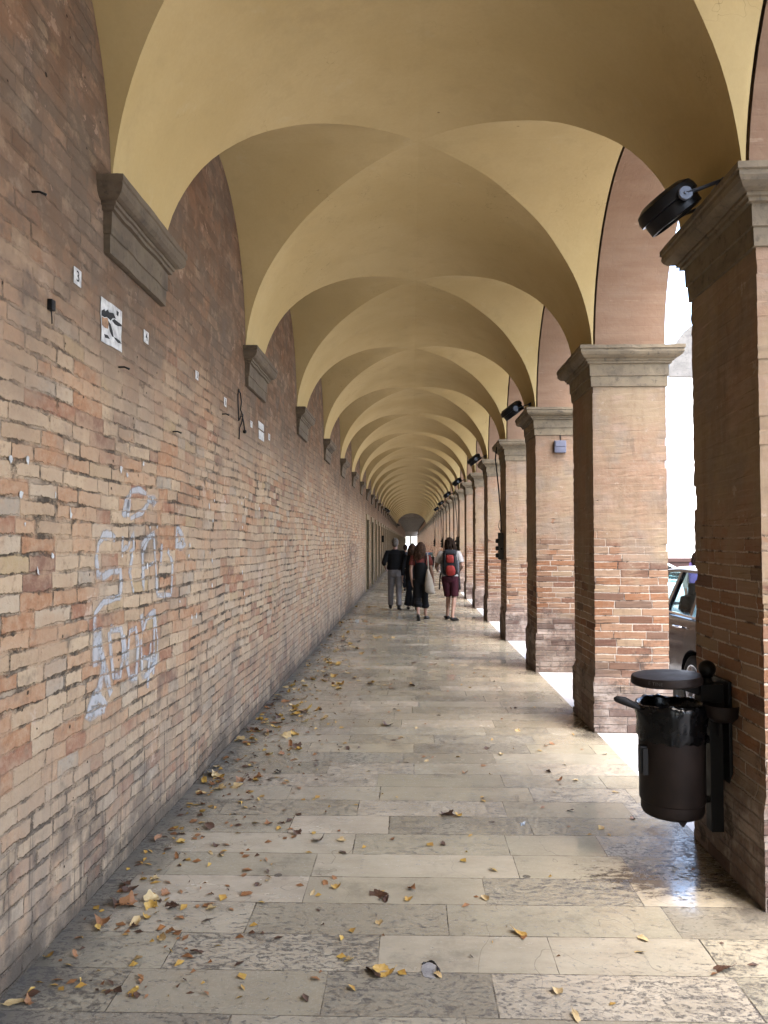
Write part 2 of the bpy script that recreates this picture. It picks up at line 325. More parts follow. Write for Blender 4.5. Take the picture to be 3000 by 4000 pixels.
def mat_faded(name, col, lo, hi, scale, dens=1.0):
    g = G(name); P = g.sep(g.pos()); pv = g.comb(P[1], P[2], 0)
    f = g.noise(pv, scale, 5, 0.7)
    g.out(g.mix(g.rng(f, 0.4, 0.7), tuple(x * 0.85 for x in col), col), 0.85)
    val, rc, m, e = g.blocks(P[1], P[2], 0.24, 0.0745, 0.0062, 1.7, wob=0.07, fine=0.019, warp=1.7, rough=0.018, mid=0.010, vj=0.003)
    at = g.n('ShaderNodeAttribute', attribute_name='soft').outputs['Fac']
    g.put(g.b.inputs['Alpha'], g.mul(g.mul(g.mul(g.rng(f, lo, hi), g.sub(1.0, g.mul(m, 0.75))), dens), g.math('SQRT', at))); return g.m

M = {}
M['wall'] = mat_wall(); M['pier'] = mat_pier(); M['arch'] = mat_arch(); M['vault'] = mat_vault(); M['floor'] = mat_floor()
M['capital'] = mat_stone("capital stone", (0.152, 0.117, 0.072), (0.112, 0.087, 0.056), (0.036, 0.028, 0.020))
M['corbel'] = mat_stone("corbel stone", (0.1080, 0.0806, 0.0504), (0.0828, 0.0598, 0.0389), (0.0360, 0.0259, 0.0180))
M['strip'] = mat_stone("pale paving", (0.40, 0.395, 0.39), (0.36, 0.355, 0.35), (0.27, 0.265, 0.26), 0.4)
M['street'] = mat_stone("worn street paving", (0.40, 0.385, 0.36), (0.35, 0.335, 0.315), (0.28, 0.27, 0.26), 0.3)
M['facade'] = mat_stone("pale masonry", (0.82, 0.79, 0.74), (0.78, 0.75, 0.70), (0.62, 0.60, 0.57), 0.25)
M['house'] = mat_stone("house plaster", (0.40, 0.34, 0.26), (0.36, 0.30, 0.22), (0.26, 0.21, 0.16), 0.2)
M['plaster'] = mat_stone("grey plaster", (0.2750, 0.2475, 0.2090), (0.2420, 0.2145, 0.1815), (0.13, 0.11, 0.09), 0.3)
M['beam'] = mat_stone("ceiling beam paint", (0.2500, 0.2250, 0.1900), (0.2200, 0.1950, 0.1650), (0.10, 0.085, 0.065), 0.5)
M['door'] = flat("dark door wood", (0.016, 0.008, 0.006), 0.5, 0, 0.3, 6)
M['jamb'] = mat_stone("yellow jamb stone", (0.24, 0.18, 0.10), (0.20, 0.155, 0.09), (0.13, 0.10, 0.065))
M['binmetal'] = flat("dark brown painted metal", (0.0115, 0.0078, 0.0066), 0.55, 0.0, 0.4, 6, 0.15, 0.12)
M['iron'] = flat("black iron", (0.0048, 0.0044, 0.0044), 0.5, 0.0, 0.3, 12, 0.2)
M['blackmetal'] = flat("charcoal lamp metal", (0.0055, 0.0057, 0.0066), 0.42, 0.0, 0.2, 12)
M['greymetal'] = flat("grey lamp metal", (0.0998, 0.1123, 0.1373), 0.38, 0.3, 0.15, 20)
M['lens'] = flat("lamp glass", (0.75, 0.78, 0.80), 0.15, 0, 0.03, 5)
M['bag'] = flat("black plastic film", (0.0014, 0.0014, 0.0016), 0.24, 0, 0.2, 20, 0, 0.22)
M['boxgrey'] = flat("blue grey plastic", (0.0928, 0.0955, 0.1256), 0.5, 0, 0.08, 10)
M['socketgrey'] = flat("dull grey plastic", (0.0500, 0.0475, 0.0425), 0.55, 0, 0.15, 10)
M['cable'] = flat("black cable", (0.0060, 0.0055, 0.0050), 0.55)
M['paper'] = flat("weathered paper", (0.40, 0.385, 0.36), 0.85, 0, 0.28, 22)
M['ink'] = flat("black print", (0.015, 0.015, 0.015), 0.7)
M['leaf_y'] = mat_leaf("yellow leaf", (0.4021, 0.2622, 0.0481), (0.3147, 0.1661, 0.0306))
M['leaf_p'] = mat_leaf("pale leaf", (0.4510, 0.3382, 0.1640), (0.3382, 0.2255, 0.0922))
M['leaf_b'] = mat_leaf("brown leaf", (0.0800, 0.0336, 0.0144), (0.0440, 0.0200, 0.0096))
M['leaf_o'] = mat_leaf("orange brown leaf", (0.2700, 0.1134, 0.0324), (0.1512, 0.0648, 0.0216))
M['skin'] = flat("skin", (0.2359, 0.1404, 0.1011), 0.5, 0, 0.08, 10)
M['skin2'] = flat("tanned skin", (0.2022, 0.1123, 0.0786), 0.5, 0, 0.08, 10)
M['black'] = flat("black cloth", (0.0023, 0.0023, 0.0026), 0.85, 0, 0.3, 14)
M['navy'] = flat("dark navy cloth", (0.0037, 0.0044, 0.0069), 0.85, 0, 0.3, 14)
M['greytr'] = flat("grey trouser cloth", (0.1125, 0.1051, 0.1051), 0.85, 0, 0.14, 9)
M['rust'] = flat("rust red cloth", (0.0936, 0.0211, 0.0164), 0.85, 0, 0.15, 14)
M['whitecl'] = flat("white cotton", (0.3192, 0.2998, 0.2805), 0.85, 0, 0.06, 9)
M['maroon'] = flat("maroon cloth", (0.0279, 0.0041, 0.0081), 0.85, 0, 0.2, 14)
M['cream'] = flat("cream canvas", (0.2418, 0.2128, 0.1741), 0.85, 0, 0.10, 14)
M['hairgrey'] = flat("grey hair", (0.095, 0.082, 0.070), 0.7, 0, 0.35, 40, 0, 0.05)
M['hairbrown'] = flat("brown hair", (0.036, 0.020, 0.012), 0.7, 0, 0.4, 30, 0, 0.05)
M['hairdark'] = flat("dark brown hair", (0.014, 0.008, 0.005), 0.7, 0, 0.4, 30, 0, 0.05)
M['shoe'] = flat("black shoe leather", (0.0040, 0.0036, 0.0036), 0.55)
M['packgrey'] = flat("charcoal nylon", (0.0109, 0.0112, 0.0131), 0.7, 0, 0.2, 20)
M['packred'] = flat("red nylon", (0.1591, 0.0140, 0.0103), 0.7, 0, 0.15, 20)
M['packlight'] = flat("light grey nylon", (0.0644, 0.0644, 0.0686), 0.7, 0, 0.15, 20)
M['carpaint'] = flat("black car paint", (0.0060, 0.0060, 0.0072), 0.18, 0.0, 0.1, 3, 0, 0.8)
M['carsilver'] = flat("silver car paint", (0.42, 0.43, 0.44), 0.25, 0.6, 0.03, 3)
M['rubber'] = flat("tyre rubber", (0.0060, 0.0060, 0.0060), 0.8)
M['alloy'] = flat("alloy wheel metal", (0.42, 0.43, 0.45), 0.3, 0.8, 0.05, 10)
M['chrome'] = flat("chrome", (0.75, 0.76, 0.78), 0.12, 1.0, 0.02, 10)
M['interior'] = flat("car interior", (0.0150, 0.0140, 0.0130), 0.8)
M['eye'] = flat("eye", (0.05, 0.03, 0.02), 0.3)
M['purple'] = flat("purple strap", (0.10, 0.07, 0.20), 0.8)
M['whitebox'] = flat("white enamel", (0.2902, 0.2948, 0.2995), 0.4, 0, 0.04, 4)
M['bluebox'] = flat("blue plastic panel", (0.0468, 0.1030, 0.2153), 0.4, 0, 0.08, 4)
M['redrim'] = flat("dark red rim", (0.22, 0.06, 0.04), 0.5)
M['darkred'] = flat("faded brown red paint", (0.0495, 0.0248, 0.0198), 0.7)
def mat_glass():
    g = G("car glass"); g.put(g.b.inputs['Base Color'], (0.66, 0.80, 0.81, 1)); g.put(g.b.inputs['Roughness'], 0.02)
    g.put(g.b.inputs['Transmission Weight'], 1.0); g.put(g.b.inputs['IOR'], 1.05); return g.m
M['glass'] = mat_glass()
M['spray'] = mat_faded("faded grey spray paint", (0.40, 0.385, 0.37), 0.28, 0.52, 9.0, 0.72)
M['spraydark'] = mat_faded("faded dark spray paint", (0.06, 0.06, 0.075), 0.34, 0.56, 5.0, 0.7)
M['bare'] = flat("bare brick behind torn paper", (0.24, 0.14, 0.08), 0.9, 0, 0.3, 40)
M['scroll'] = mat_stone("weathered scroll stone", (0.13, 0.12, 0.105), (0.10, 0.092, 0.08), (0.06, 0.055, 0.05), 0.6)
M['cement'] = mat_stone("cement patch", (0.27, 0.255, 0.235), (0.20, 0.185, 0.17), (0.06, 0.052, 0.045), 6.0)
M['dropping'] = flat("white splash", (0.3482, 0.3579, 0.3675), 0.7)

# ------------------------------------------------------------------ mesh helpers
def tag(o, label=None, cat=None, group=None, kind=None):
    if label: o['label'] = label
    if cat: o['category'] = cat
    if group: o['group'] = group
    if kind: o['kind'] = kind
    return o
def empty(name, loc, label, cat, group=None, rz=0.0):
    o = bpy.data.objects.new(name, None); COL.objects.link(o); o.location = loc; o.rotation_euler = (0, 0, rz)
    o.empty_display_size = 0.1
    return tag(o, label, cat, group)
def link(name, bm, mat, parent=None, smooth=False, loc=None, angle=None):
    me = bpy.data.meshes.new(name)
    bmesh.ops.recalc_face_normals(bm, faces=bm.faces[:]) if smooth != 'raw' else None
    bm.to_mesh(me); bm.free()
    for m_ in (mat if isinstance(mat, (list, tuple)) else [mat]): me.materials.append(m_)
    if smooth:
        for p in me.polygons: p.use_smooth = True
        if angle is not None: me.set_sharp_from_angle(angle=R(angle))
    o = bpy.data.objects.new(name, me); COL.objects.link(o)
    if parent: o.parent = parent
    if loc: o.location = loc
    return o
def copy_tree(o, parent=None):
    c = o.copy(); COL.objects.link(c)
    if parent: c.parent = parent
    for ch in o.children: copy_tree(ch, c)
    return c
def box(bm, a, b, bev=0.0, mi=0):
    a, b = Vector(a), Vector(b)
    vs = [bm.verts.new((x, y, z)) for x in (a.x, b.x) for y in (a.y, b.y) for z in (a.z, b.z)]
    fs = [bm.faces.new([vs[i] for i in q]) for q in ((0, 1, 3, 2), (4, 6, 7, 5), (0, 4, 5, 1), (2, 3, 7, 6), (0, 2, 6, 4), (1, 5, 7, 3))]
    for f in fs: f.material_index = mi
    if bev > 0:
        es = list({e for f in fs for e in f.edges})
        bmesh.ops.bevel(bm, geom=es, offset=bev, segments=2, affect='EDGES', profile=0.6)
def lathe(bm, prof, c=(0, 0, 0), n=32, M4=None, cap=True, mi=0):
    """prof: list of (r, z)."""
    rings = []
    for r, z in prof:
        ring = []
        for i in range(n):
            a = 2 * math.pi * i / n
            v = Vector((r * math.cos(a), r * math.sin(a), z))
            v = (M4 @ v) if M4 else v + Vector(c)
            ring.append(bm.verts.new(v))
        rings.append(ring)
    for A, B in zip(rings, rings[1:]):
        for i in range(n):
            f = bm.faces.new((A[i], A[(i + 1) % n], B[(i + 1) % n], B[i])); f.material_index = mi
    if cap:
        for ring in (rings[0], rings[-1]):
            try: bm.faces.new(ring).material_index = mi
            except ValueError: pass
def tube(bm, pts, rad, n=8, mi=0, flat=1.0):
    pts = [Vector(p) for p in pts]
    rads = rad if isinstance(rad, (list, tuple)) else [rad] * len(pts)
    rings = []; up = None
    for i, p in enumerate(pts):
        t = (pts[min(i + 1, len(pts) - 1)] - pts[max(i - 1, 0)]).normalized()
        if up is None: up = t.orthogonal().normalized() if abs(t.y) > 0.9 else (Vector((0, 1, 0)) - t * t.y).normalized()
        else: up = (up - t * up.dot(t)).normalized()
        s = t.cross(up); r = rads[i]
        rx, ry = (r, r * flat) if not isinstance(r, tuple) else r
        rings.append([bm.verts.new(p + s * (rx * math.cos(2 * math.pi * k / n)) + up * (ry * math.sin(2 * math.pi * k / n))) for k in range(n)])
    for A, B in zip(rings, rings[1:]):
        for k in range(n):
            f = bm.faces.new((A[k], A[(k + 1) % n], B[(k + 1) % n], B[k])); f.material_index = mi
    bm.faces.new(rings[0]).material_index = mi; bm.faces.new(rings[-1]).material_index = mi
def ball(bm, c, r, seg=16, mi=0):
    r = (r, r, r) if not isinstance(r, (tuple, list)) else r
    res = bmesh.ops.create_uvsphere(bm, u_segments=seg, v_segments=max(6, seg // 2), radius=1.0)
    for v in res['verts']: v.co = Vector((v.co.x * r[0], v.co.y * r[1], v.co.z * r[2])) + Vector(c)
    for f in {f for v in res['verts'] for f in v.link_faces}: f.material_index = mi
def quad(bm, pts, mi=0):
    f = bm.faces.new([bm.verts.new(p) for p in pts]); f.material_index = mi; return f
def prism(bm, poly, axis, t, mi=0):
    """poly: list of Vectors in a plane; extruded by vector t."""
    A = [bm.verts.new(p) for p in poly]; B = [bm.verts.new(Vector(p) + Vector(t)) for p in poly]
    n = len(poly); bm.faces.new(A).material_index = mi; bm.faces.new(B[::-1]).material_index = mi
    for i in range(n): bm.faces.new((A[i], B[i], B[(i + 1) % n], A[(i + 1) % n])).material_index = mi

# ================================================================== SETTING
# floor of the gallery
bm = bmesh.new(); YA = pier_y(KB) - 1
quad(bm, [(WX - 0.02, YA, 0), (PX0 + 0.005, YA, 0), (PX0 + 0.005, YEND, 0), (WX - 0.02, YEND, 0)])
floor = link("gallery_floor", bm, M['floor']); tag(floor, "polished limestone slab floor of the covered gallery", "floor", kind='structure')
bm = bmesh.new(); quad(bm, [(PX0 + 0.005, YA, -0.003), (2.62, YA, -0.003), (2.62, YEND, -0.003), (PX0 + 0.005, YEND, -0.003)])
quad(bm, [(2.62, YA, -0.003), (2.62, YEND, -0.003), (2.62, YEND, -0.02), (2.62, YA, -0.02)])
pav = link("pavement", bm, M['strip']); tag(pav, "pale smooth paving strip between and outside the piers", "pavement", kind='structure')
bm = bmesh.new(); quad(bm, [(-400, -400, -0.02), (400, -400, -0.02), (400, 600, -0.02), (-400, 600, -0.02)])
st = link("street", bm, M['street']); tag(st, "sunlit pale street outside the arcade", "street", kind='structure')

# ---- the left brick wall with corbels and doors
DOOR0, DW, DH = 26.0, 1.35, 2.45
doors = []
yd = DOOR0
while yd < YEND - 4: doors.append(yd); yd += PITCH
bm = bmesh.new()
ZT = 5.1
def wq(y0, y1, z0, z1, x=WX): quad(bm, [(x, y0, z0), (x, y1, z0), (x, y1, z1), (x, y0, z1)])
cur = YA
for d in doors:
    wq(cur, d, 0, ZT); wq(d, d + DW, DH, ZT); cur = d + DW
    b_ = WX - 0.3
    quad(bm, [(WX, d, 0), (b_, d, 0), (b_, d, DH), (WX, d, DH)]); quad(bm, [(WX, d + DW, 0), (b_, d + DW, 0), (b_, d + DW, DH), (WX, d + DW, DH)])
    quad(bm, [(WX, d, DH), (WX, d + DW, DH), (b_, d + DW, DH), (b_, d, DH)])
wq(cur, YEND, 0, ZT)
wall = link("brick_wall", bm, M['wall'])
tag(wall, "long old brick wall with faded grey graffiti along the gallery's left side", "brick wall")
bm = bmesh.new(); box(bm, (WX - 0.36, 0.01, 0), (WX - 0.28, DW - 0.01, DH - 0.01))
for k in (0, 1):
    for z0, z1 in ((0.15, 1.0), (1.15, 2.25)): box(bm, (WX - 0.28, 0.08 + k * 0.64, z0), (WX - 0.262, 0.63 + k * 0.64, z1), 0.008)
dleaf = link("door", bm, M['door'])
bm = bmesh.new()
for y0 in (-0.16, DW): box(bm, (WX - 0.05, y0, 0), (WX + 0.035, y0 + 0.16, DH))
box(bm, (WX - 0.05, -0.16, DH), (WX + 0.038, DW + 0.16, DH + 0.17))
dfr = link("frame", bm, M['jamb']); dfr.parent = dleaf
dleaf.parent = wall; dleaf.location = (0, doors[0], 0)
for d in doors[1:]:
    c = copy_tree(dleaf, wall); c.location = (0, d, 0)
# profile shared by capitals and corbels: (offset, z below the top)
PROF = [(0.112, 0.0), (0.112, 0.030), (0.104, 0.036), (0.106, 0.058), (0.098, 0.080), (0.080, 0.098), (0.062, 0.106), (0.052, 0.108),
        (0.052, 0.124), (0.040, 0.128), (0.040, 0.146), (0.022, 0.150), (0.020, 0.255), (0.012, 0.259), (0.012, 0.350), (0.0, 0.353)]
def mould(bm, x0, x1, y0, y1, zt, open_left=False, k=1.0):
    rings = []
    for d, h in PROF:
        d *= k; xa = x0 if open_left else x0 - d
        ring = []
        for (ax, ay), (bx, by) in (((xa, y0 - d), (x1 + d, y0 - d)), ((x1 + d, y0 - d), (x1 + d, y1 + d)), ((x1 + d, y1 + d), (xa, y1 + d)), ((xa, y1 + d), (xa, y0 - d))):
            for i in range(12):
                t = i / 12; px, py = ax + (bx - ax) * t, ay + (by - ay) * t
                j = mnoise.noise(Vector((px * 7, py * 7, (zt - h) * 9))) * 0.006 + mnoise.noise(Vector((px * 31, py * 31, (zt - h) * 31))) * 0.003
                ring.append(bm.verts.new((px + j, py - j, zt - h + j * 0.4)))
        rings.append(ring)
    for A, B in zip(rings, rings[1:]):
        n = len(A)
        for i in range(n): bm.faces.new((A[i], A[(i + 1) % n], B[(i + 1) % n], B[i]))
    bm.faces.new(rings[0]); bm.faces.new(rings[-1])
bm = bmesh.new(); mould(bm, WX - 0.05, WX + 0.02, -PL / 2, PL / 2, HS, True)
corb = link("corbel", bm, M['corbel'], wall); corb.location = (0, pier_y(1) - 0.07, 0.03)
for k in range(KB + 1, NV + 2):
    if k == 1: continue
    c = corb.copy(); COL.objects.link(c); c.parent = wall; c.location = (0, pier_y(k), 0.03)

# ---- vaulted ceiling, one vault per bay
def vault_bm(n=22):
    bm = bmesh.new()
    ang = [math.pi * i / (2 * n) for i in range(n + 1)]
    def zz(t): return HS + RISE * math.sin(t)
    sx = 0.0
    # webs of the long barrel: left and right, near and far
    for s in (-1, 1):
        for q in (-1, 1):
            rows = []
            for t in ang:
                x = XC + s * AX * math.cos(t); ya, yb = BY * math.cos(t), PITCH / 2
                m_ = 8
                rows.append([bm.verts.new((x, q * (ya + (yb - ya) * j / m_), zz(t))) for j in range(m_ + 1)])
            for A, B in zip(rows, rows[1:]):
                for j in range(len(A) - 1): bm.faces.new((A[j], A[j + 1], B[j + 1], B[j]))
            # cross barrel webs: on the wall side and the arcade side
            rows = []
            for t in ang:
                y = q * BY * math.cos(t); xa, xb = AX * math.cos(t), AX + 0.010 if s > 0 else AX + 0.018
                m_ = 8
                rows.append([bm.verts.new((XC + s * (xa + (xb - xa) * j / m_), y, zz(t))) for j in range(m_ + 1)])
            for A, B in zip(rows, rows[1:]):
                for j in range(len(A) - 1): bm.faces.new((A[j], A[j + 1], B[j + 1], B[j]))
    for v in bm.verts:
        q = v.co * 2.3; kz = min(1.0, (v.co.z - HS) / 0.3)
        v.co += Vector((mnoise.noise(q), mnoise.noise(q + Vector((9, 0, 0))), mnoise.noise(q + Vector((0, 9, 0))))) * 0.010 * kz * (1 if abs(abs(v.co.y) - PITCH / 2) > 0.01 and abs(v.co.x - XC) < AX - 0.001 else 0)
    return bm
vroot = empty("vaulted_ceiling", (XC, pier_y(1), HS), "ochre plastered groin vaults running the length of the gallery", "vaulted ceiling")
v0 = link("vault", vault_bm(), M['vault'], smooth=True, angle=28)
for k in range(KB, NV + 1):
    c = v0 if k == KB else v0.copy()
    if k != KB: COL.objects.link(c)
    c.parent = vroot; c.location = (-XC, pier_y(k) + PITCH / 2 - pier_y(1), -HS)
bm = bmesh.new(); box(bm, (WX - 0.3, YA, 5.1), (PX1 + 0.05, YEND, 5.3));  # unseen slab added above the thin vaults to keep light out
box(bm, (WX - 0.3, YA - 0.3, 3.9), (PX0, YA, 5.1))
sl_ = link("light_block_slab", bm, M['plaster'], vroot); sl_.location = (-XC, -pier_y(1), -HS)
# flat beamed ceiling beyond
YF = pier_y(NV + 1); ZF = 4.42
froot = empty("beamed_ceiling", (XC, YF, ZF), "flat grey beamed ceiling of the far end of the gallery", "ceiling")
bm = bmesh.new(); box(bm, (WX - 0.05, 0.0, 0.0), (PX0 + 0.05, YEND - YF, 0.12)); box(bm, (WX - 0.05, -0.12, 0.0), (PX0 + 0.05, 0.0, 0.75))
c = link("ceiling_panel", bm, M['plaster'], froot); c.location = (-XC, 0, 0)
bm = bmesh.new(); box(bm, (WX, -0.02, -0.2), (PX0, 0.09, 0.0), 0.01)
b0 = link("beam", bm, M['beam'], froot)
for i in range(70):
    c = b0 if i == 0 else b0.copy()
    if i: COL.objects.link(c)
    c.parent = froot; c.location = (-XC, 0.8 + i * 1.61, 0)

# ---- arcade wall above the piers: one arch per bay
def arch_bm(rise, ztop=5.1, n=26, b=BY + 0.006, xi=PX0 + 0.030):
    bm = bmesh.new()
    prof = [(-PITCH / 2, HS), (-b, HS)] + [(-b * math.cos(math.pi * i / n), HS + rise * math.sin(math.pi * i / n) + 0.003) for i in range(1, n)] + [(b, HS), (PITCH / 2, HS)]
    cols = []
    for y, z in prof:
        nx = 5
        cols.append([bm.verts.new((xi + (PX1 - xi) * j / nx, y, z + (0 if j in (0,) else mnoise.noise(Vector((j * 1.7, y * 5, z * 5))) * 0.006))) for j in range(nx + 1)])
    for A, B in zip(cols, cols[1:]):
        for j in range(len(A) - 1): bm.faces.new((A[j], A[j + 1], B[j + 1], B[j]))
    for j, x in ((0, xi), (5, PX1)):
        tops = [bm.verts.new((x, y, ztop)) for y, z in prof]
        for i in range(len(prof) - 1): bm.faces.new((cols[i][j], cols[i + 1][j], tops[i + 1], tops[i]))
    return bm
aroot = empty("arcade_wall", (PX1, pier_y(1), HS), "pink painted brick arches standing on the piers along the street side", "arcade wall")
a0 = link("arch", arch_bm(RISE), M['arch'], smooth=True, angle=40)
a1 = link("arch", arch_bm(0.72), M['arch'], smooth=True, angle=40)
u0 = u1 = True
for k in range(KB, NV + NF):
    if k <= NV: c, u0 = (a0 if u0 else a0.copy()), (False if u0 else None)
    else: c, u1 = (a1 if u1 else a1.copy()), (False if u1 else None)
    if c not in (a0, a1): COL.objects.link(c)
    c.parent = aroot; c.location = (-PX1, pier_y(k) + PITCH / 2 - pier_y(1), -HS)

# ---- piers
def rough_shaft(z0, z1, grow, seed, taper_top=0.0, dz=0.069):
    rnd = random.Random(seed); bm = bmesh.new(); rings = []
    X0, X1_, Y0, Y1_ = -(PX1 - PX0) / 2 - grow, (PX1 - PX0) / 2 + grow, -PL / 2 - grow, PL / 2 + grow
    nz = max(2, int(round((z1 - z0) / dz)))
    zs = []
    for i in range(nz):
        a = z0 + (z1 - z0) * i / nz; b = z0 + (z1 - z0) * (i + 1) / nz
        zs += [(a + 0.004, i), ((a + b) / 2, i), (b - 0.004, i)]
    zs[0] = (z0, 0); zs[-1] = (z1, nz - 1)
    off = [[rnd.gauss(0, 0.0007) - (rnd.random() < 0.07) * rnd.uniform(0.003, 0.010) for _ in range(4)] for _ in range(nz)]
    for z, i in zs:
        t = taper_top * max(0.0, (z - (z1 - 0.05)) / 0.05)
        ring = []
        cs = [(X0, Y0), (X1_, Y0), (X1_, Y1_), (X0, Y1_)]
        for c_ in range(4):
            ax, ay = cs[c_]; bx, by = cs[(c_ + 1) % 4]
            for j in range(8):
                f = j / 8; px, py = ax + (bx - ax) * f, ay + (by - ay) * f
                wA = max(0, 1 - f * 7); wB = max(0, 1 - (1 - f) * 7)
                o = off[i][c_] * wA + off[i][(c_ + 1) % 4] * wB + rnd.gauss(0, 0.0012) - t
                l = math.hypot(px, py); ring.append(bm.verts.new((px + px / abs(X1_) * o if abs(px) > 0.98 * X1_ or wA + wB > 0 else px, py + py / Y1_ * o if abs(py) > 0.98 * Y1_ or wA + wB > 0 else py, z)))
        rings.append(ring)
    for A, B in zip(rings, rings[1:]):
        n = len(A)
        for i in range(n): bm.faces.new((A[i], A[(i + 1) % n], B[(i + 1) % n], B[i]))
    bm.faces.new(rings[0]); bm.faces.new(rings[-1])
    return bm
PXC = (PX0 + PX1) / 2
ORD = ["first", "second", "third", "fourth", "fifth", "sixth", "seventh", "eighth", "ninth", "tenth", "eleventh", "twelfth", "thirteenth", "fourteenth"]
LAB = {1: "near brick pier with the dark litter bin fixed to its shaded side", 2: "second brick pier along the arcade, standing just past the litter bin",
       3: "third brick pier along the arcade, with the blue-grey junction box under its capital", 4: "fourth brick pier along the arcade, beside the nearest hanging socket box"}
protos = []
piers = {}
for k in range(KB + 1, NV + NF + 1):
    if k > 14: lab = "one of the far brick piers beyond the fourteenth, seen edge to edge"
    elif k < 1: lab = "brick pier of the arcade standing behind the viewpoint"
    else: lab = LAB.get(k, ORD[k - 1] + " brick pier counted from the viewer along the arcade")
    if len(protos) < 5:
        o = empty("brick_pier", (PXC, pier_y(k) - (0.125 if k == 1 else 0), 0), lab, "pier", "brick piers along the arcade")
        link("shaft", rough_shaft(0.52, HS - 0.345, 0.0, 11 + k), M['pier'], o)
        link("plinth", rough_shaft(-0.02, 0.52, 0.022, 31 + k, 0.022), M['pier'], o)
        b2 = bmesh.new(); mould(b2, -(PX1 - PX0) / 2, (PX1 - PX0) / 2, -PL / 2, PL / 2, HS - 0.001, k=1.22)
        link("capital", b2, M['capital'], o)
        protos.append(o)
    else:
        o = copy_tree(protos[k % 5]); o.location = (PXC, pier_y(k), 0); o['label'] = lab
    piers[k] = o

# ---- unseen building mass behind the wall and over the gallery, added to block light
bm = bmesh.new(); box(bm, (-9, YA - 0.2, -0.02), (WX - 0.4, YEND, 5.3)); box(bm, (-9, YA - 0.2, 5.3), (PX1 + 0.02, YEND, 7.6)); box(bm, (-9.3, YA - 0.5, 7.6), (PX1 + 0.45, YEND + 0.3, 7.85))
bld = link("building", bm, M['plaster']); tag(bld, "unseen plain building block above and behind the gallery, added to block light", "building")
# end wall with two bright openings
bm = bmesh.new()
z1 = 3.05
box(bm, (WX, YEND, 0), (WX + 0.10, YEND + 0.3, 5.1)); box(bm, (WX + 1.22, YEND, 0), (WX + 1.50, YEND + 0.3, z1)); box(bm, (PX0 - 0.12, YEND, 0), (PX1, YEND + 0.3, 5.1)); box(bm, (WX + 0.10, YEND, z1), (PX0 - 0.12, YEND + 0.3, 5.1))
ew = link("end_wall", bm, M['plaster']); tag(ew, "far end wall with two bright openings to daylight", "end wall")

# ---- across the street: pale masonry building with a rounded shoulder
XF, YFc = 11.0, 26.0
def facade():
    bm = bmesh.new()
    a = on_y(2595, 1420, YFc + 2.4); b_ = on_y(2640, 1275, YFc + 2.4)
    pts = [Vector((8.55, 0, -0.02)), Vector((8.7, 0, 7.2))]
    for i in range(1, 13):
        t = math.pi / 2 * i / 12
        pts.append(Vector((8.7 + 1.3 * (1 - math.cos(t)), 0, 7.2 + 1.85 * math.sin(t))))
    pts += [Vector((30, 0, 9.05)), Vector((30, 0, -0.02))]
    prism(bm, [p + Vector((0, YFc, 0)) for p in pts], None, (0, 12, 0))
    return bm
fb = link("stone_building", facade(), M['facade'])
bm = bmesh.new(); arc = [(8.7 + 1.3 * (1 - math.cos(math.pi / 2 * i / 16)), 7.2 + 1.85 * math.sin(math.pi / 2 * i / 16)) for i in range(17)]
inn = [(10.0 - 0.25 * math.cos(math.pi / 2 * i / 16), 7.2 + 0.9 * math.sin(math.pi / 2 * i / 16)) for i in range(17)]
out_ = [Vector((x - 0.05, YFc - 0.12, z + 0.05)) for x, z in arc]
prism(bm, out_ + [Vector((x, YFc - 0.12, z)) for x, z in inn[::-1]], None, (0, 0.115, 0)); link("gable_scroll", bm, M['scroll'], fb); tag(fb, "sun-bleached pale masonry building with a rounded shoulder across the street", "building")
bm = bmesh.new(); box(bm, (6.0, 20.5, -0.02), (30.0, 20.9, 1.16), 0.02); box(bm, (5.96, 20.46, 1.16), (30.04, 20.94, 1.26), 0.015)
lw = link("low_wall", bm, M['darkred']); tag(lw, "low brown-red wall behind the parked cars across the street", "wall")
def house(y0, y1, x, h, lab):  # out-of-view houses, added to cut sky light reaching the far gallery
    bm = bmesh.new(); box(bm, (x, y0, -0.02), (x + 10, y1, h)); o = link("house", bm, M['house']); tag(o, lab, "house", "unseen houses added across the street to dim the far gallery")
    bm = bmesh.new(); box(bm, (x - 0.5, y0 - 0.02, h + 0.002), (x + 10.2, y1 + 0.02, h + 0.22)); link("roof", bm, M['darkred'], o)
    for fl in range(int(h // 3.2)):
        yy = y0 + 1.5
        while yy < y1 - 2:
            bm = bmesh.new(); box(bm, (x - 0.04, yy, 0.9 + fl * 3.2), (x + 0.05, yy + 1.1, 2.5 + fl * 3.2)); link("window", bm, M['door'], o); yy += 3.4
for y0, y1, x, h, lab in ((44, 72, 10.6, 6.6, "nearer unseen house added across the street to dim the far gallery"), (72.1, 112, 10.4, 7.4, "taller unseen house added farther along the street to dim the far gallery"), (112.1, 165, 10.6, 6.5, "long unseen house added down the street to dim the far gallery"), (165.1, 205, 10.5, 7, "last unseen house added across the street to dim the far gallery")): house(y0, y1, x, h, lab)
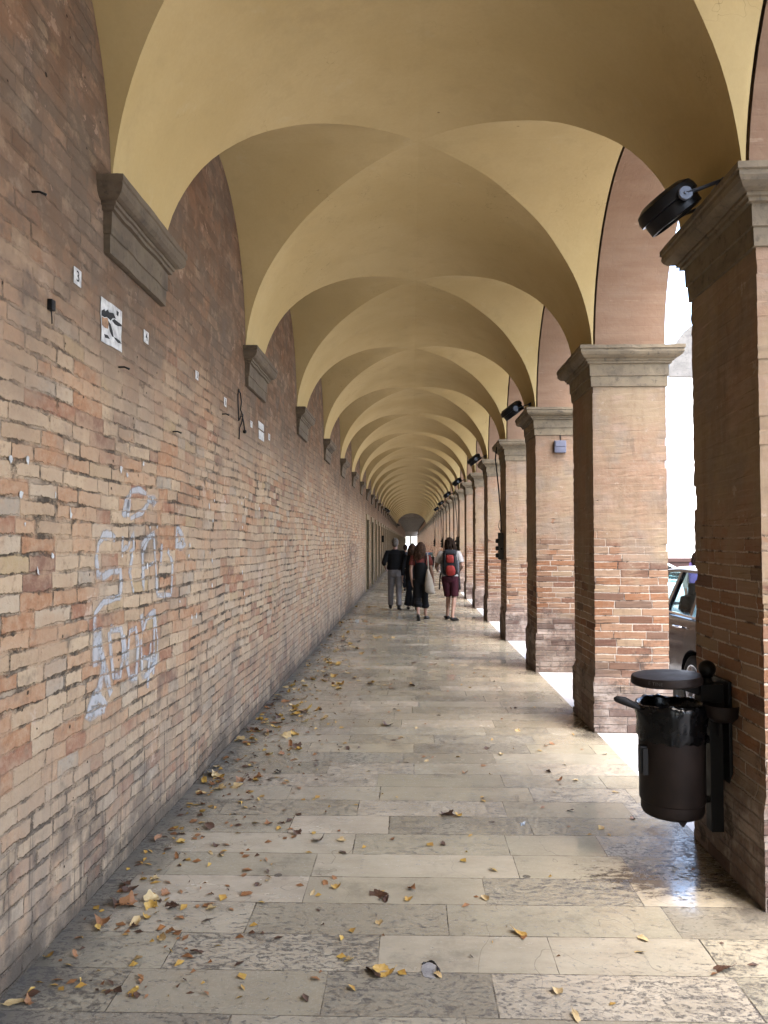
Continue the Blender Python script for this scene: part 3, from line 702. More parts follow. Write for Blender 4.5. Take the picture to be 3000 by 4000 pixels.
# ================================================================== OBJECTS
def evaluated(o):
    dg = bpy.context.evaluated_depsgraph_get(); dg.update()
    me = bpy.data.meshes.new_from_object(o.evaluated_get(dg), depsgraph=dg)
    old = o.data; o.modifiers.clear(); o.data = me; bpy.data.meshes.remove(old); me.name = o.name
    return o
def blob(name, bm, mat, parent=None, voxel=0.010, smooth=4):
    """several overlapping closed shapes -> one continuous skin"""
    o = link(name, bm, mat)
    r = o.modifiers.new("r", 'REMESH'); r.mode = 'VOXEL'; r.voxel_size = voxel
    s = o.modifiers.new("s", 'SMOOTH'); s.iterations = smooth; s.factor = 0.5
    evaluated(o)
    for p in o.data.polygons: p.use_smooth = True
    if not o.data.materials: o.data.materials.append(mat)
    if parent: o.parent = parent
    return o
def text_mesh(s, size, extrude=0.0, offset=0.0):
    cu = bpy.data.curves.new("t", 'FONT'); cu.body = s; cu.size = size; cu.extrude = extrude; cu.offset = offset
    cu.align_x = 'CENTER'; cu.align_y = 'CENTER'; cu.resolution_u = 4
    o = bpy.data.objects.new("t", cu); COL.objects.link(o); dg = bpy.context.evaluated_depsgraph_get(); dg.update()
    me = bpy.data.meshes.new_from_object(o.evaluated_get(dg)); bpy.data.objects.remove(o); bpy.data.curves.remove(cu); return me
def stack(bm, rings, n=22, e=2.0, mi=0):
    """closed loft of superellipses (z, rx, ry, xoff, yoff)"""
    R_ = []
    for r in rings:
        z, rx, ry = r[:3]; xo = r[3] if len(r) > 3 else 0; yo = r[4] if len(r) > 4 else 0
        ring = []
        for i in range(n):
            a = 2 * math.pi * i / n; c, s = math.cos(a), math.sin(a)
            ring.append(bm.verts.new((xo + rx * math.copysign(abs(c) ** (2 / e), c), yo + ry * math.copysign(abs(s) ** (2 / e), s), z)))
        R_.append(ring)
    for A, B in zip(R_, R_[1:]):
        for i in range(n): bm.faces.new((A[i], A[(i + 1) % n], B[(i + 1) % n], B[i])).material_index = mi
    bm.faces.new(R_[0]).material_index = mi; bm.faces.new(R_[-1]).material_index = mi

# ---------------------------------------------------------------- things on the brick wall
EPS = 0.004
def wall_quad(name, pts, mat, label, cat, th=0.002, group=None, parent=None):
    P_ = [on_wall(*p) for p in pts]; c = sum(P_, Vector()) / len(P_)
    bm = bmesh.new(); prism(bm, [p - c + Vector((EPS, 0, 0)) for p in P_], None, (th, 0, 0))
    o = link(name, bm, mat); o.location = c
    return tag(o, label, cat, group) if label else o
r4 = lambda x, y: (x * 0.7233, 500 + y * 0.7233)
r5 = lambda x, y: (x * 0.7233, 1700 + y * 0.7233)
NG = "small paper number stickers on the brick wall"
for s_, q, lab in (("3", [(393, 745), (433, 775), (433, 862), (393, 838)], "white number sticker reading 3 pasted on the brick wall"),
                   ("4", [(772, 1085), (798, 1108), (798, 1172), (772, 1152)], "white number sticker reading 4 pasted right of the torn poster"),
                   ("5", [(1052, 1306), (1068, 1320), (1068, 1366), (1052, 1352)], "small worn number sticker reading 5 on the brick wall"),
                   ("6", [(1207, 1450), (1220, 1462), (1220, 1510), (1207, 1499)], "small worn number sticker reading 6 left of the hanging cable"),
                   ("7", [(1350, 1578), (1361, 1588), (1361, 1622), (1350, 1613)], "small worn number sticker reading 7 right of the hanging cable"),
                   ("8", [(1447, 1648), (1456, 1656), (1456, 1690), (1447, 1682)], "tiny far number sticker reading 8 right of the pale notices")):
    P_ = [on_wall(*r4(*p)) for p in q]; ys = [p.y for p in P_]; zs = [p.z for p in P_]
    cy, cz = sum(ys) / 4, sum(zs) / 4; wd = (max(ys) - min(ys)) * 0.96; ht = (abs(P_[0].z - P_[3].z) + abs(P_[1].z - P_[2].z)) / 2
    bm = bmesh.new(); box(bm, (0, -wd / 2, -ht / 2), (0.0015, wd / 2, ht / 2))
    o = link("number_sticker", bm, M['paper']); o.location = (WX + EPS, cy, cz); tag(o, lab, "number sticker", NG)
    me = text_mesh(s_, ht * 0.92, 0.0, ht * 0.012); me.materials.append(M['ink'])
    d = bpy.data.objects.new("digit", me); COL.objects.link(d); d.parent = o; d.location = (0.0030, 0, 0); d.rotation_euler = (R(90), 0, R(90))
P_ = on_wall(2705, 992, x=PX0 - 0.006); bm = bmesh.new(); box(bm, (-0.0015, -0.03, -0.045), (0, 0.03, 0.045)); o = link("number_sticker", bm, M['paper']); o.location = (PX0 - 0.0180, P_.y, P_.z); tag(o, "stained number sticker reading 4 on the shaded side of the near pier's capital", "number sticker", NG)
me = text_mesh("4", 0.08, 0.0, 0.0015); me.materials.append(M['ink']); d = bpy.data.objects.new("digit", me); COL.objects.link(d); d.parent = o; d.location = (-0.0030, 0, 0); d.rotation_euler = (R(90), 0, R(-90))
# torn poster with black and brown scraps left on it
po = wall_quad("torn_poster", [r4(*p) for p in ((540, 908), (575, 935), (600, 950), (653, 992), (652, 1060), (648, 1130), (653, 1212), (600, 1180), (575, 1170), (540, 1150), (543, 1090), (538, 1000))], M['paper'],
               "torn white poster with black and brown scraps on the brick wall", "poster")
bm = bmesh.new()
for q in ([(541, 985), (556, 978), (560, 990), (575, 980), (580, 995), (605, 1000), (618, 1030), (600, 1026), (590, 1040), (570, 1020), (556, 1022), (541, 1012)], [(598, 1040), (610, 1032), (648, 1062), (650, 1072), (628, 1070), (612, 1060)], [(576, 1040), (590, 1060), (600, 1095), (606, 1130), (598, 1126), (586, 1098)], [(555, 1112), (575, 1120), (585, 1140), (560, 1132)], [(608, 1130), (622, 1136), (640, 1150), (648, 1166), (630, 1160), (618, 1146)], [(622, 985), (634, 996), (630, 1018), (622, 1008)]):
    prism(bm, [on_wall(*r4(*p)) - po.location + Vector((EPS + 0.003, 0, 0)) for p in q], None, (0.001, 0, 0))
link("torn_print", bm, M['ink'], po)
bm = bmesh.new(); prism(bm, [on_wall(*r4(*p)) - po.location + Vector((EPS + 0.003, 0, 0)) for p in ((543, 1018), (556, 1026), (572, 1024), (580, 1050), (576, 1085), (560, 1080), (543, 1062))], None, (0.0006, 0, 0)); link("bare_patch", bm, M['bare'], po)
for q, lab in (([(1393, 1580), (1422, 1604), (1422, 1640), (1393, 1618)], "pale paper notice above another on the far brick wall"), ([(1395, 1628), (1423, 1650), (1423, 1695), (1395, 1676)], "pale paper notice below another on the far brick wall")):
    wall_quad("paper_notice", [r4(*p) for p in q], M['paper'], lab, "notice", group="pale paper notices on the far wall")
# small black fixture with a wire tail
c = on_wall(*r4(264, 957)); bm = bmesh.new(); box(bm, (0, -0.017, -0.023), (0.022, 0.017, 0.023), 0.003)
o = link("wall_fixture", bm, M['iron'], loc=c); tag(o, "small black box fixture with a short wire on the brick wall", "fixture")
bm = bmesh.new(); tube(bm, [(0.01, 0, -0.021), (0.012, 0.004, -0.05), (0.008, 0.014, -0.075)], 0.003, 6); link("wire", bm, M['cable'], o)
# nails
for px, py, lab in ((172, 345, "bent iron nail sticking out of the wall high up left"), (640, 1292, "bent iron nail below the torn poster"), (932, 1640, "iron nail in a chipped pale brick"), (1200, 1545, "iron nail left of the hanging black cable")):
    c = on_wall(*r4(px, py)); bm = bmesh.new(); tube(bm, [(-0.01, 0, 0), (0.03, 0.004, 0.002), (0.055, 0.012, -0.008)], [0.005, 0.005, 0.006], 6)
    o = link("nail", bm, M['iron'], loc=c, smooth=True); tag(o, lab, "nail", "iron nails in the brick wall")
# hanging loop of cable
P_ = [on_wall(*r4(*p), x=WX + 0.015) for p in ((1322, 1640), (1316, 1590), (1306, 1540), (1299, 1520), (1304, 1480), (1298, 1432), (1289, 1412), (1285, 1440), (1286, 1500), (1290, 1580), (1300, 1560), (1312, 1545), (1306, 1590), (1294, 1620), (1291, 1680))]
bm = bmesh.new(); c = P_[6]; tube(bm, [p - c for p in P_], 0.006, 6); ball(bm, P_[0] - c, 0.018, 10)
o = link("hanging_cable", bm, M['cable'], smooth=True, loc=c); tag(o, "loop of loose black cable hanging on the brick wall below a corbel", "cable")
# graffiti: ribbons of faded paint, a part of the wall
RBN = [0]
def ribbon(bm, pts, wpx, x=None):
    lay = bm.verts.layers.float_color.get('soft') or bm.verts.layers.float_color.new('soft'); RBN[0] += 1; x = WX + 0.0030 + RBN[0] % 30 * 0.00012
    Q = [on_wall(*p, x=x) for p in pts]; W_ = wpx
    S_ = []
    for a, b in zip(Q, Q[1:]):
        n_ = max(1, int((b - a).length / 0.03))
        S_ += [a.lerp(b, i / n_) for i in range(n_)]
    S_.append(Q[-1]); L_ = []
    for i, p in enumerate(S_):
        t = (S_[min(i + 1, len(S_) - 1)] - S_[max(i - 1, 0)]).normalized(); n_ = Vector((0, -t.z, t.y)); w2 = W_ * (0.9 + 0.6 * mnoise.noise(p * 9)) / 2
        L_.append([bm.verts.new(p + n_ * w2 * f) for f in (1, 0.45, -0.45, -1)])
    for A in L_:
        for v, f in zip(A, (0, 1, 1, 0)): v[lay] = (f, f, f, 1)
    for A, B in zip(L_, L_[1:]):
        for q in range(3): bm.faces.new((A[q], A[q + 1], B[q + 1], B[q]))
bm = bmesh.new()
for s_, w_ in (([(665, 440), (680, 350), (715, 300), (750, 292), (795, 320), (800, 370), (770, 415), (705, 450)], 0.03), ([(672, 430), (700, 330), (690, 440)], 0.05), ([(800, 345), (845, 350), (820, 372)], 0.05),
               ([(622, 560), (600, 540), (560, 540), (532, 590), (520, 660), (530, 755), (560, 765), (600, 735), (650, 730), (655, 800), (648, 875)], 0.035),
               ([(663, 545), (660, 625), (690, 600), (722, 525), (722, 610), (700, 640)], 0.03), ([(715, 655), (700, 740), (722, 850)], 0.03), ([(760, 600), (790, 560), (832, 530), (800, 560), (770, 640), (775, 840)], 0.03),
               ([(828, 515), (838, 650), (850, 865), (925, 862), (932, 690), (905, 620)], 0.03), ([(875, 585), (868, 700)], 0.03), ([(960, 490), (952, 615)], 0.05), ([(962, 500), (1000, 592), (955, 600)], 0.045), ([(770, 720), (830, 690)], 0.02),
               ([(510, 1060), (515, 960), (560, 900), (650, 872)], 0.03), ([(528, 1040), (520, 1250)], 0.10), ([(535, 1105), (565, 1250), (600, 1400)], 0.045), ([(590, 1060), (600, 1180), (612, 1300), (650, 1298), (668, 1150), (655, 1050), (595, 1045)], 0.035),
               ([(668, 1080), (680, 1200), (700, 1310), (735, 1310), (745, 1150), (735, 1040), (700, 1060), (690, 1200)], 0.035), ([(765, 965), (772, 1060), (795, 985), (835, 955), (832, 1100), (830, 1290)], 0.035), ([(775, 1200), (840, 1212)], 0.03),
               ([(835, 960), (852, 1110), (845, 1220), (805, 1280), (795, 1365)], 0.03), ([(760, 1100), (770, 1310), (800, 1290), (815, 1120)], 0.03), ([(560, 1240), (535, 1380), (475, 1510), (560, 1480), (570, 1450), (520, 1400)], 0.07)):
    ribbon(bm, [r5(*p) for p in s_], w_ * 1.45 if w_ < 0.06 else w_ * 1.2)
link("graffiti", bm, M['spray'], wall)
rnd = random.Random(5); bm = bmesh.new()
for i in range(11):
    x0 = 1364 + i * 2.8 + rnd.uniform(-1, 1); pts = [(x0 + rnd.uniform(-2, 2), 2085 + rnd.uniform(0, 60) + k * rnd.uniform(14, 30)) for k in range(5)]
    ribbon(bm, pts, rnd.uniform(0.06, 0.12))
link("graffiti", bm, M['spraydark'], wall)
# white scraps of old paper stuck on the bricks
bm = bmesh.new(); rnd = random.Random(8)
spots = [(690, 400), (685, 430), (825, 350), (380, 420), (300, 325), (205, 742), (660, 655), (715, 650), (795, 705), (970, 900), (1025, 595), (1135, 635), (1145, 680), (1320, 855), (1350, 875), (1060, 975), (1035, 985), (285, 655), (135, 480), (110, 315), (655, 180), (685, 215), (775, 160), (810, 500), (848, 495), (55, 120), (150, 130),
         (1158, 350), (1215, 360), (1285, 365), (1305, 370), (1275, 455), (1310, 500), (1325, 335), (1130, 385), (1150, 460), (1020, 650), (1400, 400), (1310, 740), (1145, 815)]
for px, py in spots:
    c = on_wall(*r5(px, py), x=WX + 0.005); s_ = rnd.uniform(0.006, 0.017); a0_ = rnd.uniform(0, 6)
    prism(bm, [c + Vector((0, s_ * rnd.uniform(0.15, 1.5) * math.cos(a0_ + 6.283 * i / 6), s_ * rnd.uniform(0.2, 1.9) * math.sin(a0_ + 6.283 * i / 6))) for i in range(6)], None, (0.0015, 0, 0))
o = link("paper_scraps", bm, M['paper'], wall); o['kind'] = 'stuff'
# projecting dark sign far down the wall
c = on_wall(1490, 2105); bm = bmesh.new(); box(bm, (0, -0.03, -0.17), (0.13, 0.03, 0.17), 0.006)
o = link("projecting_sign", bm, M['iron'], loc=c); tag(o, "small dark sign projecting from the wall beside the doorways", "sign")

# ---------------------------------------------------------------- floodlights on the capitals
def floodlight(loc, lab, flip=1):
    o = empty("floodlight", loc, lab, "floodlight", "round floodlights on the capitals")
    n = Vector((0.60 * flip, 0.05, -0.795)).normalized()          # the way the lens looks
    q = n.to_track_quat('Z', 'Y').to_matrix().to_4x4()
    bm = bmesh.new(); lathe(bm, [(0.06, -0.085), (0.12, -0.082), (0.158, -0.06), (0.168, -0.03), (0.168, -0.002), (0.160, 0.0)], n=36, M4=q); link("housing", bm, M['blackmetal'], o, smooth=True, angle=35)
    bm = bmesh.new(); lathe(bm, [(0.150, 0.0), (0.152, 0.012), (0.150, 0.066), (0.138, 0.070), (0.135, 0.052)], n=36, M4=q); link("rim", bm, M['blackmetal'], o, smooth=True, angle=35)
    bm = bmesh.new(); lathe(bm, [(0.136, 0.046), (0.09, 0.058), (0.001, 0.061)], n=32, M4=q); link("lens", bm, M['lens'], o, smooth=True)
    bm = bmesh.new(); wall_pt = Vector((0.235 * flip, 0, 0.10))
    for sy in (-1, 1):
        y = 0.176 * sy
        tube(bm, [(0.02 * flip, y, -0.02 + 0.02), (0.11 * flip, y, 0.03), (0.20 * flip, y, 0.065)], [(0.007, 0.026)] * 3, 8)
        tube(bm, [(0.20 * flip, y, 0.065), (0.235 * flip, y * 0.5, 0.08), (0.245 * flip, 0, 0.085)], [(0.007, 0.026)] * 3, 8)
    box(bm, (min(0.235 * flip, 0.265 * flip), -0.06, 0.05), (max(0.235 * flip, 0.265 * flip), 0.06, 0.12), 0.004); link("bracket", bm, M['greymetal'], o, smooth=True, angle=40)
    for sy in (-1, 1):
        bm = bmesh.new(); mm = Matrix.Translation((0.02 * flip, 0.180 * sy, 0.0)) @ Matrix.Rotation(R(90) * -sy, 4, 'X')
        lathe(bm, [(0.034, -0.008), (0.037, -0.004), (0.037, 0.008), (0.033, 0.012), (0.010, 0.012), (0.010, 0.018), (0.004, 0.018)], n=24, M4=mm); link("knob", bm, M['greymetal'], o, smooth=True, angle=35)
    return o
fl = floodlight((1.40, pier_y(1) - 0.08, 3.50), "nearest round black floodlight, tilted on the capital of the near pier")
for k, lab in ((3, "floodlight on the capital of the third pier, above the junction box"), (5, "floodlight on the capital of the fifth pier"), (7, "floodlight on the seventh pier's capital, small in the distance"), (9, "floodlight on the ninth pier's capital, far down the arcade"), (11, "floodlight on the eleventh pier's capital, far down the arcade"), (13, "floodlight on the thirteenth pier's capital, barely visible far away")):
    c = copy_tree(fl); c.location = (1.40, pier_y(k), 3.50); c['label'] = lab
fl2 = floodlight((WX + 0.30, pier_y(12), 3.30), "dark floodlight under a corbel on the brick wall side", -1)
c = copy_tree(fl2); c.location = (WX + 0.30, pier_y(23), 3.30); c['label'] = "farthest dark floodlight on the wall side near the end of the vaults"
# junction box on the third pier
c = on_y(2186, 1746, pier_y(3) - PL / 2)
bm = bmesh.new(); box(bm, (-0.078, -0.06, -0.082), (0.078, 0.004, 0.082), 0.016); o = link("junction_box", bm, M['boxgrey'], loc=c, smooth=True, angle=40); tag(o, "blue-grey square junction box on the street-lit face of a pier", "junction box")
bm = bmesh.new(); box(bm, (-0.066, -0.067, 0.0), (0.066, -0.059, 0.07), 0.006); link("lid", bm, M['boxgrey'], o)
bm = bmesh.new(); tube(bm, [(0.01, -0.01, 0.08), (0.014, -0.012, 0.12), (0.006, -0.008, 0.15), (0.012, -0.006, 0.19)], 0.006, 6); link("conduit", bm, M['cable'], o)
# hanging socket boxes
def socket_box(y, lab):
    o = empty("socket_box", (PX0 - 0.045, y, 1.62), lab, "socket box", "socket boxes hanging from the piers")
    bm = bmesh.new(); box(bm, (-0.05, -0.02, -0.24), (0.04, 0.09, 0.24), 0.012); link("case", bm, M['socketgrey'], o)
    for i in range(3):
        bm = bmesh.new(); mm = Matrix.Translation((-0.05, 0.0, -0.17 + i * 0.13)) @ Matrix.Rotation(R(-90), 4, 'Y'); lathe(bm, [(0.038, 0), (0.040, 0.03), (0.033, 0.05), (0.001, 0.05)], n=18, M4=mm); link("socket", bm, M['iron'], o, smooth=True, angle=40)
    bm = bmesh.new(); lathe(bm, [(0.02, 0), (0.02, 0.01), (0.001, 0.011)], n=14, M4=Matrix.Translation((0, -0.02, -0.05)) @ Matrix.Rotation(R(90), 4, 'X')); link("switch", bm, M['iron'], o)
    bm = bmesh.new(); tube(bm, [(0, 0, 0.24), (-0.005, 0.0, 0.5), (-0.04, -0.02, 1.0), (-0.10, -0.05, 1.55), (-0.075, -0.05, 1.8)], 0.012, 8)
    tube(bm, [(0, 0.02, 0.24), (-0.045, 0.0, 0.34), (-0.03, 0, 0.44), (-0.003, 0, 0.48)], 0.006, 6); link("cable", bm, M['cable'], o, smooth=True)
    return o
sb = socket_box(pier_y(4) - 0.05, "nearest grey socket box hanging on a black cable at the fourth pier")
for k, lab in ((8, "socket box hanging at the eighth pier, second in the row"), (12, "socket box hanging at the twelfth pier, third in the row"), (16, "farthest socket box hanging down the arcade")):
    c = copy_tree(sb); c.location.y = pier_y(k) - 0.05; c['label'] = lab

# ---------------------------------------------------------------- litter bin on the near pier
BX, BYY = 1.37, 4.14
lb = empty("litter_bin", (BX, BYY, 0), "dark brown round litter bin with black bag liner on the near pier", "litter bin")
bm = bmesh.new(); lathe(bm, [(0.02, 0.275), (0.135, 0.275), (0.150, 0.283), (0.158, 0.300), (0.159, 0.345), (0.163, 0.349), (0.166, 0.355), (0.168, 0.80), (0.160, 0.80)], n=48)
bin_body = link("bin_body", bm, M['binmetal'], lb, smooth=True, angle=40)
for a in (0.0, 2.2, 4.0): 
    bm = bmesh.new(); prism(bm, [Vector((-0.03, 0, 0)), Vector((0.03, 0, 0)), Vector((0.004, 0, -0.035)), Vector((-0.004, 0, -0.035))], None, (0, 0.004, 0)); t_ = link("foot_tab", bm, M['binmetal'], lb); t_.location = (0.06 * math.cos(a - 1.3), 0.11 * math.sin(a - 1.3), 0.276)
# bag: crumpled film folded over the rim
rnd = random.Random(3); bm = bmesh.new(); rings = []; n = 120
for j, (r, z) in enumerate([(0.172, 0.665), (0.176, 0.685), (0.175, 0.72), (0.178, 0.76), (0.182, 0.80), (0.184, 0.832), (0.180, 0.850), (0.168, 0.855), (0.158, 0.84), (0.152, 0.79), (0.145, 0.70), (0.10, 0.62)]):
    ring = []
    for i in range(n):
        a = 2 * math.pi * i / n; v = Vector((math.cos(a), math.sin(a), z * 4))
        d = mnoise.noise(Vector((v.x * 2.2, v.y * 2.2, z * 26))) * 0.009 + mnoise.noise(Vector((a * 9, z * 40, 2))) * 0.0045
        zz_ = z + (mnoise.noise(Vector((v.x * 1.6, v.y * 1.6, 7 + (j > 4)))) * 0.016) + (0.018 * mnoise.noise(Vector((a * 4, 0, j))) if j in (0, 6) else 0)
        ring.append(bm.verts.new(((r + d) * v.x, (r + d) * v.y, zz_)))
    rings.append(ring)
for A, B in zip(rings, rings[1:]):
    for i in range(n): bm.faces.new((A[i], A[(i + 1) % n], B[(i + 1) % n], B[i]))
bm.faces.new(rings[-1]); link("bag_liner", bm, M['bag'], lb, smooth=True)
# lid with its arm
bm = bmesh.new(); mm = Matrix.Translation((-0.02, 0, 0.955)) @ Matrix.Rotation(R(-2.5), 4, 'Y'); lathe(bm, [(0.10, -0.008), (0.174, -0.004), (0.182, 0.004), (0.180, 0.034), (0.174, 0.042), (0.155, 0.044), (0.10, 0.046), (0.001, 0.047)], n=48, M4=mm)
lid = link("lid", bm, M['binmetal'], lb, smooth=True, angle=40)
me = text_mesh("E TINE", 0.026, 0.0, -0.0004); me.materials.append(M['socketgrey']); 
for v in me.vertices:      # scratched letters follow the curve of the lid edge
    a = -math.pi / 2 - 0.62 + v.co.x / 0.182; v.co = Vector((-0.02 + 0.1835 * math.cos(a), 0.1835 * math.sin(a), 0.973 + v.co.y))
sc_ = bpy.data.objects.new("scratched_lettering", me); COL.objects.link(sc_); sc_.parent = lid
bm = bmesh.new(); A_ = [Vector((-0.06, -0.02, 0.948)), Vector((0.16, -0.02, 0.948)), Vector((0.24, -0.02, 0.948)), Vector((0.24, -0.02, 0.875)), Vector((0.16, -0.02, 0.885)), Vector((0.04, -0.02, 0.925))]
prism(bm, A_, None, (0, 0.04, 0)); link("lid_arm", bm, M['iron'], lb)
bm = bmesh.new(); box(bm, (0.19, -0.03, 0.19), (0.262, 0.045, 0.93), 0.004); box(bm, (0.255, -0.11, 0.20), (0.272, 0.12, 0.98), 0.003); box(bm, (0.14, -0.05, 0.86), (0.262, 0.05, 0.955), 0.004)
post = link("post", bm, M['iron'], lb)
bm = bmesh.new(); lathe(bm, [(0.028, 0.950), (0.034, 0.958), (0.022, 0.972), (0.020, 0.982), (0.03, 0.99)], c=(0.19, 0.0, 0), n=24); ball(bm, (0.19, 0, 1.030), 0.044, 24); link("ball_finial", bm, M['iron'], post, smooth=True, angle=50)
bm = bmesh.new(); lathe(bm, [(0.001, 0.775), (0.05, 0.783), (0.078, 0.81), (0.088, 0.858), (0.090, 0.868), (0.082, 0.868), (0.07, 0.83), (0.001, 0.80)], c=(0.215, -0.125, 0), n=32); link("ash_bowl", bm, M['binmetal'], lb, smooth=True, angle=40)
bm = bmesh.new(); tube(bm, [(0.215, -0.10, 0.70), (0.215, -0.10, 0.80)], 0.014, 10); tube(bm, [(0.16, 0.0, 0.35), (0.215, 0.0, 0.35)], 0.018, 8); tube(bm, [(0.16, 0.0, 0.66), (0.215, 0.0, 0.66)], 0.022, 8); link("bracket", bm, M['iron'], lb)
bm = bmesh.new(); tube(bm, [(-0.165, -0.05, 0.822), (-0.185, -0.05, 0.832), (-0.21, -0.05, 0.846), (-0.26, -0.05, 0.868), (-0.30, -0.05, 0.878), (-0.312, -0.05, 0.879)], [(0.010, 0.006), (0.010, 0.007), (0.018, 0.012), (0.022, 0.015), (0.016, 0.011), (0.006, 0.005)], 12); link("handle", bm, M['iron'], lb, smooth=True)
bm = bmesh.new(); box(bm, (-0.186, -0.075, 0.50), (-0.150, -0.030, 0.640), 0.003); box(bm, (-0.176, -0.085, 0.495), (-0.148, -0.075, 0.63), 0.002); link("label_plate", bm, M['iron'], lb)
# small leaf lying in the ash bowl is left to the leaves below

# ---------------------------------------------------------------- people
def head(bm, z, turn=0.0, s=1.0, y=0.015):
    def P(x, yy, zz): 
        c_, s2 = math.cos(turn), math.sin(turn); return (x * c_ - yy * s2, y + x * s2 + yy * c_, z + zz)
    ball(bm, P(0, 0, 0.02), (0.074 * s, 0.092 * s, 0.098 * s), 20); ball(bm, P(0, 0.022, -0.045), (0.058 * s, 0.068 * s, 0.062 * s), 16); ball(bm, P(0, 0.062, -0.085), (0.024 * s, 0.02 * s, 0.016 * s), 10)
    tube(bm, [P(0, 0.085, 0.02), P(0, 0.105, -0.02), P(0, 0.092, -0.03)], [0.010, 0.015, 0.012], 8)
    tube(bm, [P(-0.022, 0.088, -0.055), P(0.022, 0.088, -0.055)], 0.009, 8); tube(bm, [P(-0.045, 0.078, 0.03), P(0.045, 0.078, 0.03)], 0.009, 8)
    for q in (-1, 1): ball(bm, P(0.074 * q * s, -0.005, -0.012), (0.011, 0.020, 0.032), 10)
    return [P(-0.031, 0.084, 0.012), P(0.031, 0.084, 0.012)]
def hand(bm, wrist, d, side, curl=0.5, fwd=Vector((0, 1, 0))):
    d = Vector(d).normalized(); wrist = Vector(wrist); w_ = fwd.cross(d); w_ = (fwd - d * fwd.dot(d)).normalized(); inn = w_.cross(d) * side
    tube(bm, [wrist, wrist + d * 0.05, wrist + d * 0.085], [(0.021, 0.026), (0.014, 0.038), (0.013, 0.036)], 10)
    for i, (o_, l_) in enumerate(((-0.030, 0.058), (-0.010, 0.072), (0.010, 0.078), (0.029, 0.068))):
        b_ = wrist + d * 0.082 + w_ * o_; k1 = b_ + d * l_ * 0.45 + inn * 0.006 * curl; k2 = k1 + (d * (1 - 0.5 * curl) + inn * 0.7 * curl).normalized() * l_ * 0.32; k3 = k2 + (d * (1 - curl) + inn * 1.1 * curl).normalized() * l_ * 0.26
        tube(bm, [b_, k1, k2, k3], [0.0095, 0.009, 0.0085, 0.007], 7)
    t0 = wrist + d * 0.03 + w_ * 0.022; tube(bm, [t0, t0 + d * 0.028 + w_ * 0.026 + inn * 0.008, t0 + d * 0.06 + w_ * 0.030 + inn * 0.014], [0.013, 0.011, 0.008], 8)
def mirror(p, s): return Vector((p[0] * s, p[1], p[2]))
